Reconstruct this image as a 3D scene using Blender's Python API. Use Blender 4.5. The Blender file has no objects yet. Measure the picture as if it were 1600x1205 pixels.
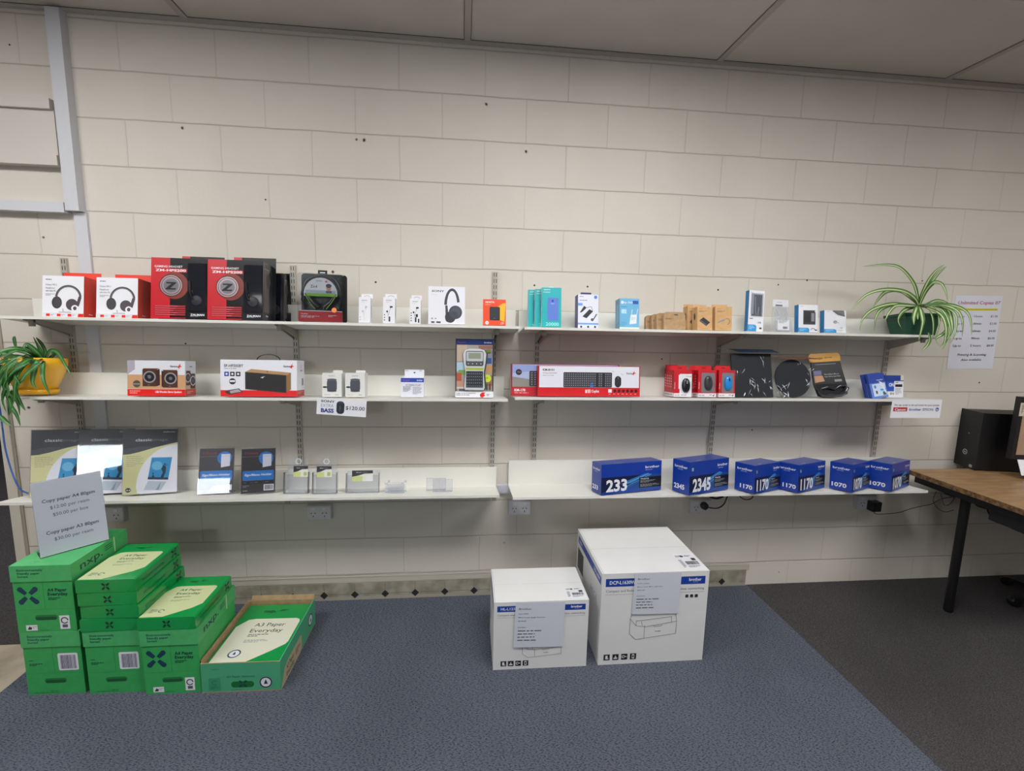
import bpy, math, random
from mathutils import Matrix, Vector
R = math.radians
random.seed(7)
SC = bpy.context.scene
COL = SC.collection

# ------------------------------------------------------------------ camera
F_PX, YAW, PIT, ROL = 756.55, 0.104245, -0.143530, 0.022788
CAM = Vector((0.10152, -2.46486, 1.51746))
_c, _s = math.cos(YAW), math.sin(YAW)
FW = Vector((_s * math.cos(PIT), _c * math.cos(PIT), math.sin(PIT)))
_r = Vector((_c, -_s, 0)); _u = _r.cross(FW)
RT = math.cos(ROL) * _r + math.sin(ROL) * _u
UP = -math.sin(ROL) * _r + math.cos(ROL) * _u
cd = bpy.data.cameras.new('camera'); cam = bpy.data.objects.new('camera', cd); COL.objects.link(cam)
cd.sensor_width = 36; cd.lens = F_PX / 1600 * 36; cd.clip_start = .02
cam.matrix_world = Matrix(((RT.x, UP.x, -FW.x, CAM.x), (RT.y, UP.y, -FW.y, CAM.y), (RT.z, UP.z, -FW.z, CAM.z), (0, 0, 0, 1)))
SC.camera = cam

# ------------------------------------------------------------------ world, exposure
W = bpy.data.worlds.new('world'); SC.world = W; W.use_nodes = True
W.node_tree.nodes['Background'].inputs[0].default_value = (.8, .88, 1, 1)
W.node_tree.nodes['Background'].inputs[1].default_value = .3
SC.view_settings.view_transform = 'Standard'; SC.view_settings.look = 'None'
SC.view_settings.exposure = -0.2; SC.view_settings.gamma = 1; SC.view_settings.use_curve_mapping = False
PANEL_W, PANEL_NEAR, WINDOW_W = 3.5, 26.0, 30.0      # emission strengths of the ceiling panels and the shop window

def at(px, py, x=None, y=None, z=None):
    """the point of the place seen at a pixel of the 1600x1205 photo, on the plane x=, y= or z="""
    d = FW + RT * ((px - 800) / F_PX) - UP * ((py - 602.5) / F_PX)
    for i, v in enumerate((x, y, z)):
        if v is not None: return CAM + d * ((v - CAM[i]) / d[i])

# ------------------------------------------------------------------ materials
def lin(h):
    h = h.lstrip('#'); o = []
    for i in (0, 2, 4):
        c = int(h[i:i + 2], 16) / 255; o.append(c / 12.92 if c <= .04045 else ((c + .055) / 1.055) ** 2.4)
    return (*o, 1)
MATS = {}
def M(h, rough=.5, metal=0, spec=.5, coat=0):
    k = (h, rough, metal, spec, coat)
    if k not in MATS:
        m = bpy.data.materials.new('paint_' + h.strip('#')); m.use_nodes = True
        b = m.node_tree.nodes['Principled BSDF']
        b.inputs['Base Color'].default_value = lin(h); b.inputs['Roughness'].default_value = rough
        b.inputs['Metallic'].default_value = metal; b.inputs['Specular IOR Level'].default_value = spec
        b.inputs['Coat Weight'].default_value = coat; b.inputs['Coat Roughness'].default_value = .04
        m.diffuse_color = lin(h); MATS[k] = m
    return MATS[k]
def clear(name='clear_plastic', col='#e4ebff', fac=.12, rough=.04, base=.035):
    if name in MATS: return MATS[name]
    m = bpy.data.materials.new(name); m.use_nodes = True; n = m.node_tree; n.nodes.clear()
    o = n.nodes.new('ShaderNodeOutputMaterial'); t = n.nodes.new('ShaderNodeBsdfTransparent'); g = n.nodes.new('ShaderNodeBsdfGlossy')
    d = n.nodes.new('ShaderNodeBsdfDiffuse'); f = n.nodes.new('ShaderNodeLayerWeight'); mx = n.nodes.new('ShaderNodeMixShader'); m2 = n.nodes.new('ShaderNodeMixShader')
    g.inputs['Roughness'].default_value = rough; d.inputs[0].default_value = lin(col); f.inputs[0].default_value = .16; ad = n.nodes.new('ShaderNodeMath'); ad.operation = 'ADD'; ad.inputs[1].default_value = base
    t.inputs[0].default_value = (.96, .97, .98, 1)
    mx.inputs[0].default_value = fac
    n.links.new(t.outputs[0], mx.inputs[1]); n.links.new(d.outputs[0], mx.inputs[2])
    n.links.new(f.outputs['Fresnel'], ad.inputs[0]); n.links.new(ad.outputs[0], m2.inputs[0]); n.links.new(mx.outputs[0], m2.inputs[1]); n.links.new(g.outputs[0], m2.inputs[2])
    n.links.new(m2.outputs[0], o.inputs[0]); MATS[name] = m; return m
def emis(name, col, s):
    m = bpy.data.materials.new(name); m.use_nodes = True; n = m.node_tree; b = n.nodes['Principled BSDF']
    b.inputs['Base Color'].default_value = (.8, .8, .8, 1); b.inputs['Emission Color'].default_value = col; b.inputs['Emission Strength'].default_value = s
    return m
def nodes(name):
    m = bpy.data.materials.new(name); m.use_nodes = True; nt = m.node_tree; b = nt.nodes['Principled BSDF']
    def nd(t, **k):
        x = nt.nodes.new(t)
        for a, v in k.items():
            if a in x.inputs: x.inputs[a].default_value = v
            else: setattr(x, a, v)
        return x
    def ln(a, b_): nt.links.new(a, b_)
    return m, nt, b, nd, ln

def wall_material():
    m, nt, b, nd, ln = nodes('painted_block_wall')
    tc = nd('ShaderNodeTexCoord'); sep = nd('ShaderNodeSeparateXYZ'); ln(tc.outputs['Object'], sep.inputs[0])
    wob = nd('ShaderNodeTexNoise', Scale=5.0, Detail=3.0); ln(tc.outputs['Object'], wob.inputs['Vector'])
    def mth(op, a, b_=None, c=None):
        x = nd('ShaderNodeMath', operation=op)
        for i, v in enumerate((a, b_, c)):
            if v is None: continue
            if isinstance(v, (int, float)): x.inputs[i].default_value = v
            else: ln(v, x.inputs[i])
        return x.outputs[0]
    wv = mth('MULTIPLY', mth('SUBTRACT', wob.outputs['Fac'], .5), .008)
    z = mth('ADD', mth('SUBTRACT', sep.outputs['Z'], .1408), wv)
    x = mth('ADD', sep.outputs['X'], wv)
    row = mth('FLOOR', mth('DIVIDE', z, .2))
    fz = mth('ABSOLUTE', mth('SUBTRACT', z, mth('MULTIPLY', mth('ROUND', mth('DIVIDE', z, .2)), .2)))
    par = mth('ABSOLUTE', mth('MODULO', mth('ADD', row, 100), 2))        # 0 = even course
    xo = mth('ADD', x, mth('MULTIPLY', mth('SUBTRACT', 1, par), .2))
    xo = mth('ADD', xo, 0.0)
    fx = mth('ABSOLUTE', mth('SUBTRACT', xo, mth('MULTIPLY', mth('ROUND', mth('DIVIDE', xo, .4)), .4)))
    cx = nd('ShaderNodeTexNoise', Scale=2.2, Detail=2.0); ln(tc.outputs['Object'], cx.inputs['Vector'])
    gz = nd('ShaderNodeMapRange', interpolation_type='SMOOTHSTEP'); ln(fz, gz.inputs[0]); gz.inputs[1].default_value = .0012; gz.inputs[2].default_value = .0042; gz.inputs[3].default_value = 1; gz.inputs[4].default_value = 0
    gx = nd('ShaderNodeMapRange', interpolation_type='SMOOTHSTEP'); ln(fx, gx.inputs[0]); gx.inputs[1].default_value = .0012; gx.inputs[2].default_value = .0042; gx.inputs[3].default_value = .6; gx.inputs[4].default_value = 0
    amt = mth('ADD', mth('MULTIPLY', cx.outputs['Fac'], 1.6), -.15)
    g = mth('MAXIMUM', gz.outputs[0], mth('MULTIPLY', gx.outputs[0], amt))
    fine = nd('ShaderNodeTexNoise', Scale=90.0, Detail=4.0); ln(tc.outputs['Object'], fine.inputs['Vector'])
    pit = nd('ShaderNodeTexVoronoi', Scale=120.0); ln(tc.outputs['Object'], pit.inputs['Vector'])
    pits = nd('ShaderNodeMapRange'); ln(pit.outputs['Distance'], pits.inputs[0]); pits.inputs[1].default_value = .02; pits.inputs[2].default_value = .16; pits.inputs[3].default_value = 1; pits.inputs[4].default_value = 0
    zone = nd('ShaderNodeTexNoise', Scale=1.9, Detail=1.0); ln(tc.outputs['Object'], zone.inputs['Vector'])
    zm = nd('ShaderNodeMapRange'); ln(zone.outputs['Fac'], zm.inputs[0]); zm.inputs[1].default_value = .56; zm.inputs[2].default_value = .7
    pz = mth('MULTIPLY', pits.outputs[0], zm.outputs[0])
    hgt = mth('SUBTRACT', mth('MULTIPLY', fine.outputs['Fac'], .25), mth('ADD', mth('MULTIPLY', g, 1.0), mth('MULTIPLY', pz, .6)))
    bp = nd('ShaderNodeBump', Strength=.55, Distance=.0035); ln(hgt, bp.inputs['Height']); ln(bp.outputs[0], b.inputs['Normal'])
    blot = nd('ShaderNodeTexNoise', Scale=1.3, Detail=5.0); ln(tc.outputs['Object'], blot.inputs['Vector'])
    r = nd('ShaderNodeValToRGB'); ln(blot.outputs['Fac'], r.inputs[0])
    r.color_ramp.elements[0].position = .35; r.color_ramp.elements[0].color = lin('#d2cbc1')
    r.color_ramp.elements[1].position = .65; r.color_ramp.elements[1].color = lin('#d9d3c9')
    mix = nd('ShaderNodeMix', data_type='RGBA'); ln(mth('MULTIPLY', g, .5), mix.inputs[0]); ln(r.outputs[0], mix.inputs[6]); mix.inputs[7].default_value = lin('#8f877c')
    ln(mix.outputs[2], b.inputs['Base Color']); b.inputs['Roughness'].default_value = .55; b.inputs['Specular IOR Level'].default_value = .3
    return m
def carpet_material(name, base, dark, light, fleck, mode):
    m, nt, b, nd, ln = nodes(name)
    tc = nd('ShaderNodeTexCoord'); mp = nd('ShaderNodeMapping'); ln(tc.outputs['Object'], mp.inputs[0])
    mp.inputs['Rotation'].default_value = (0, 0, R(38)); mp.inputs['Scale'].default_value = (1, 2.6, 1) if mode else (1, 3.4, 1)
    v = nd('ShaderNodeTexNoise', Scale=fleck, Detail=1.5); ln(mp.outputs[0], v.inputs['Vector'])
    f = nd('ShaderNodeTexNoise', Scale=420.0, Detail=2.0); ln(tc.outputs['Object'], f.inputs['Vector'])
    big = nd('ShaderNodeTexNoise', Scale=1.6, Detail=3.0); ln(tc.outputs['Object'], big.inputs['Vector'])
    r = nd('ShaderNodeValToRGB'); ln(v.outputs['Fac'], r.inputs[0]); cr = r.color_ramp
    cr.elements[0].position = .40; cr.elements[0].color = lin(dark); cr.elements[1].position = .46; cr.elements[1].color = lin(base)
    e = cr.elements.new(.62); e.color = lin(base); e = cr.elements.new(.72); e.color = lin(light)
    mx = nd('ShaderNodeMix', data_type='RGBA', blend_type='MULTIPLY'); mx.inputs[0].default_value = 1; ln(r.outputs[0], mx.inputs[6])
    mr = nd('ShaderNodeMapRange'); ln(f.outputs['Fac'], mr.inputs[0]); mr.inputs[1].default_value = .3; mr.inputs[2].default_value = .7; mr.inputs[3].default_value = .7; mr.inputs[4].default_value = 1.25
    ln(mr.outputs[0], mx.inputs[7])
    m2 = nd('ShaderNodeMix', data_type='RGBA', blend_type='MULTIPLY'); m2.inputs[0].default_value = 1; ln(mx.outputs[2], m2.inputs[6])
    mb = nd('ShaderNodeMapRange'); ln(big.outputs['Fac'], mb.inputs[0]); mb.inputs[1].default_value = .3; mb.inputs[2].default_value = .7; mb.inputs[3].default_value = .88; mb.inputs[4].default_value = 1.1
    ln(mb.outputs[0], m2.inputs[7]); ln(m2.outputs[2], b.inputs['Base Color'])
    bp = nd('ShaderNodeBump', Strength=.6, Distance=.003); ln(v.outputs['Fac'], bp.inputs['Height']); ln(bp.outputs[0], b.inputs['Normal'])
    b.inputs['Roughness'].default_value = 1; b.inputs['Specular IOR Level'].default_value = .05
    return m
def noise_mat(name, c0, c1, scale, stretch=(1, 1, 1), rough=.6, bump=.1, lo=.35, hi=.65, detail=5.0):
    m, nt, b, nd, ln = nodes(name)
    tc = nd('ShaderNodeTexCoord'); mp = nd('ShaderNodeMapping'); ln(tc.outputs['Object'], mp.inputs[0]); mp.inputs['Scale'].default_value = stretch
    v = nd('ShaderNodeTexNoise', Scale=scale, Detail=detail); ln(mp.outputs[0], v.inputs['Vector'])
    r = nd('ShaderNodeValToRGB'); ln(v.outputs['Fac'], r.inputs[0]); r.color_ramp.elements[0].position = lo; r.color_ramp.elements[0].color = lin(c0)
    r.color_ramp.elements[1].position = hi; r.color_ramp.elements[1].color = lin(c1); ln(r.outputs[0], b.inputs['Base Color'])
    bp = nd('ShaderNodeBump', Strength=bump, Distance=.002); ln(v.outputs['Fac'], bp.inputs['Height']); ln(bp.outputs[0], b.inputs['Normal'])
    b.inputs['Roughness'].default_value = rough
    return m

# ------------------------------------------------------------------ text outlines -> mesh
_txt = {}
def text_mesh(s, bold):
    k = (s, bold)
    if k not in _txt:
        c = bpy.data.curves.new('t', 'FONT'); c.body = s; c.size = 1; c.offset = bold; c.resolution_u = 2; c.fill_mode = 'FRONT'
        o = bpy.data.objects.new('t', c); COL.objects.link(o)
        dg = bpy.context.evaluated_depsgraph_get(); me = o.evaluated_get(dg).to_mesh()
        vs = [(v.co.x, v.co.y) for v in me.vertices]; fs = [tuple(p.vertices) for p in me.polygons]
        o.evaluated_get(dg).to_mesh_clear(); bpy.data.objects.remove(o); bpy.data.curves.remove(c)
        _txt[k] = (vs, fs)
    return _txt[k]

# ------------------------------------------------------------------ mesh collector
class MB:
    def __init__(s): s.v = []; s.f = []; s.m = []; s.mi = []; s.T = None; s.layer = 0
    def _m(s, m):
        if m not in s.m: s.m.append(m)
        return s.m.index(m)
    def add(s, vs, fs, m, T=None):
        b = len(s.v); i = s._m(m)
        for v in vs:
            v = Vector(v); s.v.append(T @ v if T else v)
        for f in fs: s.f.append([b + k for k in f]); s.mi.append(i)
        return s
    def box(s, x0, y0, z0, x1, y1, z1, m, T=None):
        vs = [(x, y, z) for z in (z0, z1) for y in (y0, y1) for x in (x0, x1)]
        return s.add(vs, [(0, 2, 3, 1), (4, 5, 7, 6), (0, 1, 5, 4), (2, 6, 7, 3), (0, 4, 6, 2), (1, 3, 7, 5)], m, T)
    def prism(s, poly, a0, a1, m, ax='z', T=None):
        n = len(poly); d = {'z': lambda p, a: (p[0], p[1], a), 'y': lambda p, a: (p[0], a, p[1]), 'x': lambda p, a: (a, p[0], p[1])}[ax]
        vs = [d(p, a0) for p in poly] + [d(p, a1) for p in poly]
        fs = [tuple(range(n))[::-1], tuple(range(n, 2 * n))] + [(i, (i + 1) % n, n + (i + 1) % n, n + i) for i in range(n)]
        return s.add(vs, fs, m, T)
    def lathe(s, prof, m, n=32, T=None):
        vs = []; fs = []
        for r, z in prof:
            for i in range(n): a = 2 * math.pi * i / n; vs.append((r * math.cos(a), r * math.sin(a), z))
        for j in range(len(prof) - 1):
            for i in range(n): fs.append((j * n + i, j * n + (i + 1) % n, (j + 1) * n + (i + 1) % n, (j + 1) * n + i))
        return s.add(vs, fs, m, T)
    def tube(s, pts, r, m, n=8, T=None):
        P = [Vector(p) for p in pts]
        if len(P) > 2:                                   # Catmull-Rom smoothing
            Q = []
            for i in range(len(P) - 1):
                a, b, c, d = P[max(i - 1, 0)], P[i], P[i + 1], P[min(i + 2, len(P) - 1)]
                for k in range(4):
                    t = k / 4; Q.append(.5 * (2 * b + (c - a) * t + (2 * a - 5 * b + 4 * c - d) * t * t + (-a + 3 * b - 3 * c + d) * t ** 3))
            P = Q + [P[-1]]
        vs = []; fs = []; up = Vector((0, 0, 1))
        for i, p in enumerate(P):
            t = (P[min(i + 1, len(P) - 1)] - P[max(i - 1, 0)]).normalized(); a = t.cross(up)
            if a.length < .05: a = t.cross(Vector((1, 0, 0)))
            a.normalize(); b = t.cross(a)
            for k in range(n): w = 2 * math.pi * k / n; vs.append(p + (a * math.cos(w) + b * math.sin(w)) * r)
        for i in range(len(P) - 1):
            for k in range(n): fs.append((i * n + k, i * n + (k + 1) % n, (i + 1) * n + (k + 1) % n, (i + 1) * n + k))
        fs.append(tuple(range(n))); fs.append(tuple(range((len(P) - 1) * n, len(P) * n))[::-1])
        return s.add(vs, fs, m, T)
    # --- printing on a face: frame origin o, unit axes u (right), v (up), size w x h; coordinates are fractions of w, h
    def face(s, o, u, v, w, h):
        u = Vector(u); v = Vector(v); n = u.cross(v)
        s.T = (Vector(o), u, v, n); s.W = w; s.H = h; s.layer = 0; return s
    def _put(s, pts, fs, m):
        o, u, v, n = s.T; s.layer += 1; e = .0003 + .00005 * s.layer
        s.add([o + u * a + v * b + n * e for a, b in pts], fs, m)
    def poly(s, pts, m): s._put([(a * s.W, b * s.H) for a, b in pts], [tuple(range(len(pts)))], m); return s
    def rect(s, a0, b0, a1, b1, m): return s.poly([(a0, b0), (a1, b0), (a1, b1), (a0, b1)], m)
    def ell(s, a, b, ra, rb, m, n=28, a0=0, a1=360):
        """ellipse, radii in fractions of the HEIGHT so circles stay round"""
        s._put([(a * s.W + ra * s.H * math.cos(R(a0 + (a1 - a0) * k / n)), b * s.H + rb * s.H * math.sin(R(a0 + (a1 - a0) * k / n))) for k in range(n)], [tuple(range(n))], m); return s
    def rrect(s, a0, b0, a1, b1, r, m):
        W_, H_ = s.W, s.H; r *= H_; p = []
        for cx, cy, st in ((a1 * W_ - r, b0 * H_ + r, -90), (a1 * W_ - r, b1 * H_ - r, 0), (a0 * W_ + r, b1 * H_ - r, 90), (a0 * W_ + r, b0 * H_ + r, 180)):
            for k in range(6): p.append((cx + r * math.cos(R(st + 18 * k)), cy + r * math.sin(R(st + 18 * k))))
        s._put(p, [tuple(range(len(p)))], m); return s
    def arc(s, a, b, ra, rb, th, a0, a1, m, n=20):
        pts = []; 
        for k in range(n + 1):
            t = R(a0 + (a1 - a0) * k / n)
            for q in (-.5, .5): pts.append((a * s.W + (ra + q * th) * s.H * math.cos(t), b * s.H + (rb + q * th) * s.H * math.sin(t)))
        s._put(pts, [(2 * k, 2 * k + 2, 2 * k + 3, 2 * k + 1) for k in range(n)], m); return s
    def line(s, pts, th, m):
        """polyline stroke, th fraction of height"""
        P = [Vector((a * s.W, b * s.H)) for a, b in pts]; vs = []; fs = []
        for i in range(len(P) - 1):
            d = (P[i + 1] - P[i]).normalized(); q = Vector((-d.y, d.x)) * th * s.H / 2; k = len(vs)
            vs += [tuple(P[i] - q), tuple(P[i + 1] - q), tuple(P[i + 1] + q), tuple(P[i] + q)]; fs.append((k, k + 1, k + 2, k + 3))
        s._put(vs, fs, m); return s
    def text(s, t, a, b, h, m, bold=0, fit=None, al='l', shear=0, rot=0):
        """text, cap height h (fraction of face height), optional width fit (fraction of face width)"""
        vs, fs = text_mesh(t, bold)
        if not vs: return s
        xs = [p[0] for p in vs]; x0, x1 = min(xs), max(xs); sy = h * s.H / .73; sx = sy
        if fit: sx = fit * s.W / (x1 - x0)
        off = {'l': 0, 'c': -.5, 'r': -1}[al] * (x1 - x0) * sx
        c_, s_ = math.cos(R(rot)), math.sin(R(rot)); P = []
        for x, y in vs:
            X = (x - x0) * sx + off + shear * y * sy; Y = y * sy
            P.append((a * s.W + c_ * X - s_ * Y, b * s.H + s_ * X + c_ * Y))
        s._put(P, fs, m); return s
    def small(s, a, b, w, h, rows, m, seed=1, fill=.5):
        """rows of tiny print seen as broken word-sized bars"""
        rd = random.Random(seed); pts = []; fs = []
        for r in range(rows):
            y1 = b + h - r * h / rows; y0 = y1 - h / rows * fill; x = a; end = a + w * (1 if r < rows - 1 else .6) * rd.uniform(.8, 1)
            while x < end:
                L = min(w * rd.uniform(.06, .2), end - x); k = len(pts)
                pts += [(x * s.W, y0 * s.H), ((x + L) * s.W, y0 * s.H), ((x + L) * s.W, y1 * s.H), (x * s.W, y1 * s.H)]; fs.append((k, k + 1, k + 2, k + 3)); x += L + w * .03
        s._put(pts, fs, m); return s
    def barcode(s, a0, b0, a1, b1, m, seed=3, n=26):
        rd = random.Random(seed); pts = []; fs = []; x = a0; st = (a1 - a0) / n
        while x < a1 - st * .3:
            L = st * rd.choice((.3, .5, .9)); k = len(pts)
            pts += [(x * s.W, b0 * s.H), ((x + L) * s.W, b0 * s.H), ((x + L) * s.W, b1 * s.H), (x * s.W, b1 * s.H)]; fs.append((k, k + 1, k + 2, k + 3)); x += L + st * rd.choice((.3, .5))
        s._put(pts, fs, m); return s
    def build(s, name, parent=None, T=None, smooth=False):
        me = bpy.data.meshes.new(name); me.from_pydata([tuple(v) for v in s.v], [], s.f)
        for m in s.m: me.materials.append(m)
        me.polygons.foreach_set('material_index', s.mi)
        if smooth: me.polygons.foreach_set('use_smooth', [True] * len(me.polygons))
        me.update(); o = bpy.data.objects.new(name, me); COL.objects.link(o)
        if parent: o.parent = parent
        if T: o.matrix_local = T
        return o
def cart(w, d, h, m):
    """carton with origin at the middle of its front bottom edge"""
    b = MB(); b.box(-w / 2, 0, 0, w / 2, d, h, m); b.dim = (w, d, h); return b
def fr(b, side):
    w, d, h = b.dim
    if side == 'f': return b.face((-w / 2, 0, 0), (1, 0, 0), (0, 0, 1), w, h)
    if side == 'r': return b.face((w / 2, 0, 0), (0, 1, 0), (0, 0, 1), d, h)
    if side == 'l': return b.face((-w / 2, d, 0), (0, -1, 0), (0, 0, 1), d, h)
    if side == 't': return b.face((-w / 2, 0, h), (1, 0, 0), (0, 1, 0), w, d)
def tag(o, label=None, cat=None, group=None, kind=None):
    if label: o['label'] = label
    if cat: o['category'] = cat
    if group: o['group'] = group
    if kind: o['kind'] = kind
    return o
def thing(name, label, cat, T, group=None):
    o = bpy.data.objects.new(name, None); o.empty_display_size = .05; COL.objects.link(o); o.matrix_world = T
    return tag(o, label, cat, group)
def dup(root, T, label, group=None):
    r = root.copy(); COL.objects.link(r); r.matrix_world = T; r['label'] = label
    if group: r['group'] = group
    for ch in list(root.children):
        c = ch.copy(); COL.objects.link(c); c.parent = r; c.matrix_local = ch.matrix_local
    return r
def TR(x, y, z, yaw=0, tilt=0): return Matrix.Translation((x, y, z)) @ Matrix.Rotation(R(tilt), 4, 'X') @ Matrix.Rotation(R(yaw), 4, 'Z')

WHITE = M('#e3e4ea', .45); BLACK = M('#141416', .4); INK = M('#26262b', .5); DARK = M('#2c2c31', .5); RED = M('#d8231f', .35); PAPER = M('#e6e7ee', .7)
GREYT = M('#8f9098', .6); BLUE = M('#0f3fa8', .35); KRAFT = M('#a9835b', .8); GREYM = M('#55565c', .5)
CLEAR = clear(); GLOSSP = clear('window_film', '#20242c', .12, .02)

# ================================================================== ROOM
wm = wall_material()
CEIL = 2.769
b = MB(); b.box(-2.05, 0, 0, 4.6, .15, CEIL + .1, wm)
b.face((-2.05, 0, 0), (1, 0, 0), (0, 0, 1), 1, 1)
hole = M('#3a3733', .9); scar = M('#a9a297', .8)
for px, py, r_ in [(587, 441, .005), (569, 219, .009), (15, 70, .004), (822, 237, .008), (835, 446, .005), (918, 448, .005), (1122, 453, .005), (1216, 445, .004), (290, 537, .004), (1034, 561, .004), (557, 218, .006), (285, 200, .007), (415, 312, .004), (68, 371, .006), (1175, 672, .004), (760, 163, .007), (1530, 598, .005), (1261, 438, .005), (788, 848, .006), (1092, 801, .005), (45, 637, .008), (520, 425, .008), (1441, 439, .004), (1217, 894, .003)]:
    p = at(px, py, y=0); q = (p.x + 2.05, p.z)
    b.ell(q[0], q[1], r_, r_, scar if r_ > .0055 else hole, 12); b.layer = 0
    if r_ > .0055: b.ell(q[0], q[1], r_ * .6, r_ * .6, wm, 12); b.layer = 0
o = b.build('wall_back'); tag(o, kind='structure')
trimw = M('#cfc8bc', .5)
b = MB(); b.box(-2.06, -.012, 0, -2.015, .162, CEIL, trimw); b.box(-2.015, -.006, 0, -2.005, 0, CEIL, M('#a39b8e', .6)); tag(b.build('trim_1'), kind='structure')
cm = noise_mat('ceiling_tile', '#c9c4be', '#cfcac4', 3, bump=.02)
b = MB(); b.box(-6, -7.5, CEIL, 4.8, .15, CEIL + .1, cm); tag(b.build('ceiling'), kind='structure')
# ceiling grid battens
gm = M('#b5b0aa', .6); gd = M('#4d4a46', .8)
b = MB()
for x0 in (-3.67, -2.445, -1.225, -.0, 1.222, 2.45, 3.67):
    x = .115 + x0 * 1.0
    b.box(x - .014, -7.4, CEIL - .006, x + .014, -.0, CEIL, gm)
    b.box(x - .0165, -7.4, CEIL - .001, x - .014, 0, CEIL + .001, gd); b.box(x + .014, -7.4, CEIL - .001, x + .0165, 0, CEIL + .001, gd)
for y in (-.62, -1.23, -1.84, -2.45, -3.06, -3.67, -4.28, -4.9):
    b.box(-5.9, y - .014, CEIL - .005, 4.6, y + .014, CEIL, gm)
o = b.build('ceiling_grid'); o.name = 'trim_2'; tag(o, kind='structure')
b = MB(); b.box(-2.05, -.022, CEIL - .012, 4.6, 0, CEIL, gm); b.box(-2.05, -.024, CEIL - .002, 4.6, -.022, CEIL, gd); tag(b.build('trim_3'), kind='structure')

blue_c = carpet_material('blue_carpet', '#5a5e68', '#343c50', '#6c6f78', 112.0, 1)
grey_c = carpet_material('grey_carpet', '#4c494a', '#333133', '#5f5b59', 160.0, 0)
vinyl = noise_mat('old_vinyl', '#8d8171', '#a99c88', 9, rough=.5)
b = MB(); b.box(-1.7, -7.5, -.05, 1.757, 0, 0, blue_c); tag(b.build('floor'), kind='structure')
b = MB(); b.box(1.757, -7.5, -.05, 4.6, 0, .001, grey_c); tag(b.build('floor_carpet_right'), kind='structure'); bpy.data.objects['floor_carpet_right'].name = 'floor_2'
b = MB(); b.box(-6, -.26, -.05, -1.7, 6, .002, grey_c); tag(b.build('floor_3'), kind='structure')
b = MB(); b.box(-6, -7.5, -.05, -1.7, -.26, 0, vinyl); tag(b.build('floor_4'), kind='structure')
# far room through the opening at the left end of the wall, and the walls around and behind the camera
pw = M('#a9a297', .7)
b = MB(); b.box(-6, 6, 0, -2.05, 6.1, CEIL, pw); tag(b.build('wall_far'), kind='structure')
b = MB(); b.box(-6.1, -7.5, 0, -6, 6.1, CEIL, pw); tag(b.build('wall_left'), kind='structure')
b = MB(); b.box(4.6, -7.5, 0, 4.7, .15, CEIL, pw); tag(b.build('wall_right'), kind='structure')
b = MB(); b.box(-6, .15, CEIL, -2.05, 6.1, CEIL + .1, cm); tag(b.build('ceiling_2'), kind='structure')
b = MB(); yb = -6.6
wx0, wx1, wz0, wz1 = -1.88, -1.08, 1.76, 2.30
b.box(-6, yb - .1, 0, 4.7, yb, wz0, pw); b.box(-6, yb - .1, wz1, 4.7, yb, CEIL, pw); b.box(-6, yb - .1, wz0, wx0, yb, wz1, pw); b.box(wx1, yb - .1, wz0, 4.7, yb, wz1, pw)
tag(b.build('wall_front'), kind='structure')
sky = emis('daylit_glass', (.86, .94, 1, 1), WINDOW_W)
b = MB(); b.box(wx0, yb - .06, wz0, wx1, yb - .05, wz1, sky); o = b.build('window_1'); tag(o, kind='structure')
f = MB(); f.box(wx0, yb - .05, wz0, wx0 + .03, yb + .01, wz1, WHITE); f.box(wx1 - .03, yb - .05, wz0, wx1, yb + .01, wz1, WHITE); f.box(wx0 + .03, yb - .05, wz0, wx1 - .03, yb + .01, wz0 + .03, WHITE); f.box(wx0 + .03, yb - .05, wz1 - .03, wx1 - .03, yb + .01, wz1, WHITE)
f.build('window_frame', o)
# ceiling light panels (behind the picture's top edge): the light of the place
lamp_near = emis('lamp_diffuser_near', (1, .985, .97, 1), PANEL_NEAR); lamp_far = emis('lamp_diffuser_far', (1, .985, .97, 1), PANEL_W)
for i, (x, y, mm, lab) in enumerate([(-1.72, -1.53, lamp_near, 'ceiling panel light above the left half of the blue carpet'), (.72, -1.53, lamp_near, 'ceiling panel light above the right half of the blue carpet'), (3.16, -2.14, lamp_near, 'ceiling panel light above the grey carpet on the right'), (-1.72, -3.98, lamp_far, 'ceiling panel light behind the camera on the left'), (.72, -3.98, lamp_far, 'ceiling panel light behind the camera in the middle'), (3.2, -3.98, lamp_far, 'ceiling panel light behind the camera on the right'), (-3.4, .9, emis('added_room_diffuser', (1, .985, .97, 1), 18.0), 'unseen ceiling panel light added to brighten the far room through the opening')]):  # last one is unseen, added to brighten the floor beyond the opening
    t = thing('ceiling_light', lab, 'ceiling light', TR(x, y, CEIL))
    f = MB(); f.box(-.6, -.3, -.012, .6, -.28, 0, WHITE); f.box(-.6, .28, -.012, .6, .3, 0, WHITE); f.box(-.6, -.28, -.012, -.58, .28, 0, WHITE); f.box(.58, -.28, -.012, .6, .28, 0, WHITE); f.build('frame', t)
    f = MB(); f.box(-.58, -.28, -.008, .58, .28, -.004, mm); f.build('diffuser', t)

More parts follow.
